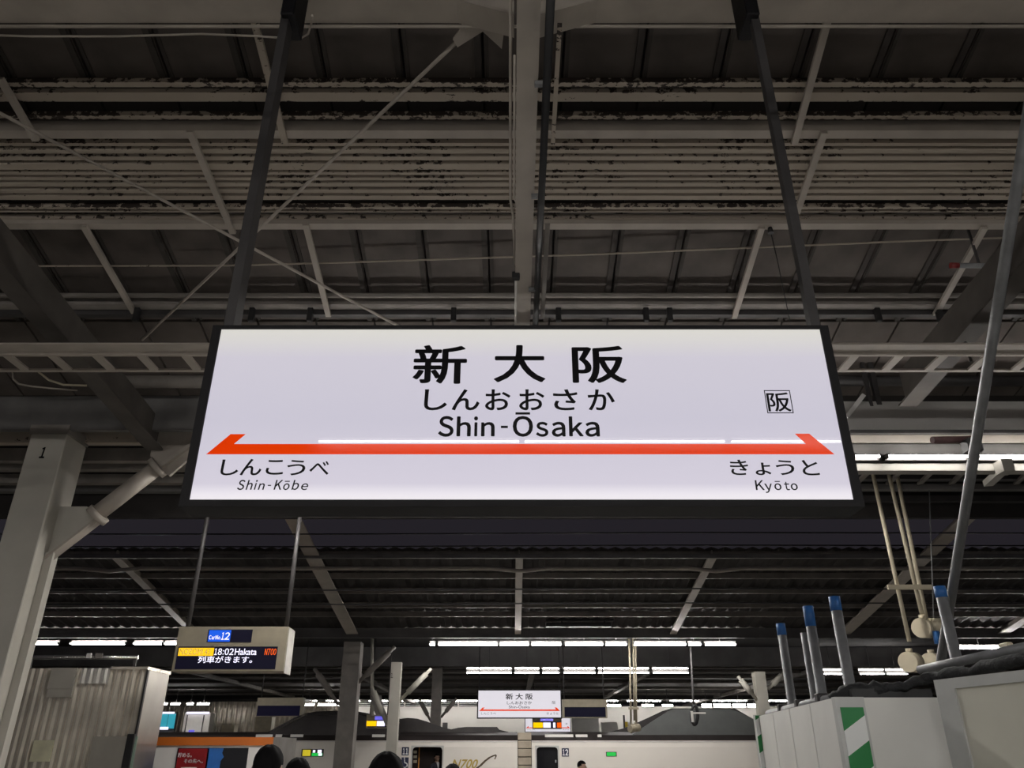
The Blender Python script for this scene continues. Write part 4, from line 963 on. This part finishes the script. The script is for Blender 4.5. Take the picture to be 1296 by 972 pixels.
one('plate', lambda bm: box(bm, (W(874, 905, 24).x, 23.9, ZV(914, 24)), (W(876.5, 905, 24).x, 24, ZV(900, 24))), WHITE, cb)
one('arm', lambda bm: box(bm, (W(876, 905, 24).x, 23.95, ZV(903.5, 24)), (W(893, 905, 24).x, 24, ZV(901.5, 24))), WHITE, cb)

# ---------------------------------------------------------------- people
SKIN = mat('skin', (.45, .29, .21), .5, var=.06, scale=8); HAIR = mat('black_hair', (.005, .0045, .005), .8, var=.3, scale=40, stretch=(1, 1, .15))
HAIR.node_tree.nodes['Principled BSDF'].inputs['Specular IOR Level'].default_value = .12
EYE = mat('eye_dark', (.01, .01, .01), .2, var=0); SHIRT = mat('white_shirt', (.7, .7, .72), .7, var=.05)
def person(label, x, y, h, rz, coat, trousers, hair='short', suit=False, fat=1.0):
    t = thing('person', label, 'person', (x, y, 0)); t.rotation_euler = (0, 0, rz)
    k = h/1.72
    V = [(0, 0, .92, .135, .10), (0, 0, 1.08, .125, .095), (0, 0, 1.24, .15, .105), (0, 0, 1.36, .15, .10), (0, .0, 1.46, .06, .06), (0, -.015, 1.54, .055, .06)]
    E_ = [(0, 1), (1, 2), (2, 3), (3, 4), (4, 5)]
    for s in (-1, 1):
        n = len(V)
        V += [(s*.19, 0, 1.39, .06, .06), (s*.245, .015, 1.12, .045, .045), (s*.25, -.05, .90, .036, .036), (s*.25, -.075, .83, .03, .036), (s*.25, -.085, .77, .018, .03)]
        E_ += [(3, n), (n, n+1), (n+1, n+2), (n+2, n+3), (n+3, n+4)]
        n = len(V)
        V += [(s*.09, 0, .84, .095, .10), (s*.10, -.005, .48, .062, .065), (s*.105, .02, .10, .042, .045), (s*.11, -.04, .04, .04, .035), (s*.115, -.14, .03, .038, .028)]
        E_ += [(0, n), (n, n+1), (n+1, n+2), (n+2, n+3), (n+3, n+4)]
    me = bpy.data.meshes.new('body'); me.from_pydata([(a*k, b*k, c*k) for a, b, c, _, _ in V], E_, [])
    o = bpy.data.objects.new('body', me); COL.objects.link(o)
    md = o.modifiers.new('s', 'SKIN'); md.use_smooth_shade = True
    for i, q in enumerate(V):
        me.skin_vertices[0].data[i].radius = (q[3]*k*fat, q[4]*k*fat)
    me.skin_vertices[0].data[0].use_root = True
    o.modifiers.new('u', 'SUBSURF').levels = 2
    bpy.context.view_layer.update()
    m2 = bpy.data.meshes.new_from_object(o.evaluated_get(bpy.context.evaluated_depsgraph_get()))
    bpy.data.objects.remove(o)
    # head merged into the same mesh
    bm = B(); bm.from_mesh(m2)
    hb = B(); bmesh.ops.create_uvsphere(hb, u_segments=24, v_segments=16, radius=1)
    for q in hb.verts:
        z = q.co.z; jaw = 1-.28*max(0, -z)**1.3
        fx = q.co.x*.075*jaw; fy = q.co.y*.094*(1-.12*max(0, -z))
        if q.co.y < -.85 and -.45 < z < .05 and abs(q.co.x) < .2: fy -= .022*(1-abs(q.co.x)/.2)
        if q.co.y < -.7 and .0 < z < .3 and .15 < abs(q.co.x) < .5: fy += .008
        if q.co.y < -.7 and -.62 < z < -.5 and abs(q.co.x) < .35: fy += .006
        q.co = Vector((fx, fy-.02, 1.605+z*.115))*k
    for s in (-1, 1):
        e = bmesh.ops.create_uvsphere(hb, u_segments=8, v_segments=6, radius=1)['verts']
        for q in e: q.co = Vector((s*.077+q.co.x*.012, q.co.y*.02-.005, 1.60+q.co.z*.033))*k
    hm = bpy.data.meshes.new('h'); hb.to_mesh(hm); hb.free(); bm.from_mesh(hm)
    # five fingers on each hand
    for s in (-1, 1):
        for j, (dy, ln) in enumerate(((-.115, .075), (-.098, .085), (-.08, .088), (-.062, .078))):
            p = Vector((s*.25, dy+.005, .79)); tube(bm, [p*k, (p+Vector((s*.002, -.004, -ln*.55)))*k, (p+Vector((-s*.012, -.01, -ln)))*k], [.0095*k, .009*k, .006*k], 7)
        p = Vector((s*.242, -.115, .835)); tube(bm, [p*k, (p+Vector((-s*.012, -.028, -.03)))*k, (p+Vector((-s*.016, -.035, -.06)))*k], [.011*k, .01*k, .007*k], 7)
    for f in bm.faces:
        c = f.calc_center_median()/k; f.smooth = True
        if c.z > 1.475: f.material_index = 0
        elif abs(c.x) > .2 and c.z < .865: f.material_index = 0
        elif c.z > .80: f.material_index = 1
        elif c.z > .09: f.material_index = 2
        else: f.material_index = 3
    me = bpy.data.meshes.new('body'); bm.to_mesh(me); bm.free()
    for m in (SKIN, coat, trousers, BLACK): me.materials.append(m)
    o = bpy.data.objects.new('body', me); o.parent = t; COL.objects.link(o)
    def local(name, fn, m):
        b2 = B(); fn(b2); bmesh.ops.recalc_face_normals(b2, faces=b2.faces[:]); mm = bpy.data.meshes.new(name); b2.to_mesh(mm); b2.free(); mm.materials.append(m)
        q = bpy.data.objects.new(name, mm); q.parent = t; COL.objects.link(q)
    def hairf(b2):
        bmesh.ops.create_uvsphere(b2, u_segments=32, v_segments=20, radius=1)
        rnd = random.Random(int(x*100)+5)
        dead = []; ph = rnd.uniform(0, 6)
        for q in b2.verts:
            z = q.co.z; front = q.co.y < -.35
            low = -.02 if hair == 'short' else -.85
            if (z < low) or (front and z < .42) or (q.co.y < .05 and z < .12 and hair == 'short'): dead.append(q)
            an = math.atan2(q.co.y, q.co.x); r = 1+rnd.uniform(-.015, .02)+.016*math.sin(an*5+ph)+.014*math.sin(an*9+z*6+ph*2)+.008*math.sin(z*11+ph)
            fl = 1+.2*max(0, z)**2; q.co = Vector((q.co.x*.084*r*fl, q.co.y*.104*r*fl-.017, 1.612+z*.124*r))*k
        bmesh.ops.delete(b2, geom=dead, context='VERTS')
        for f in b2.faces: f.smooth = True
    local('hair', hairf, HAIR)
    def eyes(b2):
        for s in (-1, 1):
            e = bmesh.ops.create_uvsphere(b2, u_segments=8, v_segments=6, radius=.011*k)['verts']
            for q in e: q.co += Vector((s*.028, -.104, 1.615))*k
    local('eyes', eyes, EYE)
    if suit:
        local('shirt_collar', lambda b2: prism(b2, [Vector(p)*k for p in ((-.05, -.075, 1.47), (.05, -.075, 1.47), (.0, -.125, 1.27))], (0, .02*k, 0)), SHIRT)
        local('collar_ring', lambda b2: tube(b2, [Vector((0, -.005, 1.455))*k, Vector((0, -.012, 1.495))*k], [.072*k, .066*k], 16), SHIRT)
    return t
NAVYC = mat('navy_coat', (.02, .022, .035), .8, var=.2, scale=12); GREYC = mat('grey_coat', (.12, .11, .11), .85, var=.2, scale=12); BLKC = mat('black_coat', (.014, .013, .014), .8, var=.2, scale=12)
TRO = mat('dark_trousers', (.025, .025, .03), .8, var=.2)
def head_at(u, vtop, y): return W(u, vtop, y)
def ps(label, u, v, y, rz, *a, **kw):
    p = W(u, v, y); h = p.z/1.736*1.72
    return person(label, p.x, y, h, rz, *a, **kw)
ps('dark-haired person seen from behind in front of the kiosk', 341, 942.5, 4.9, math.pi, BLKC, TRO)
ps('person with dark hair just right of the one before the kiosk', 377, 959, 5.6, math.pi*.9, GREYC, TRO)
ps('person with full black hair below the slim numbered column', 489, 951.5, 3.75, math.pi, BLKC, TRO, hair='long', fat=1.0)
ps('person with dark hair whose head top shows below the gold train lettering', 573, 966.5, 7.6, math.pi, NAVYC, TRO)
ps('dark-haired person looking right in front of car twelve', 735, 962.5, 17, math.radians(70), NAVYC, TRO)
ps('person in dark suit and white shirt standing in the open train door', 553, 953.5, TY+.5, math.radians(40), NAVYC, TRO, suit=True)
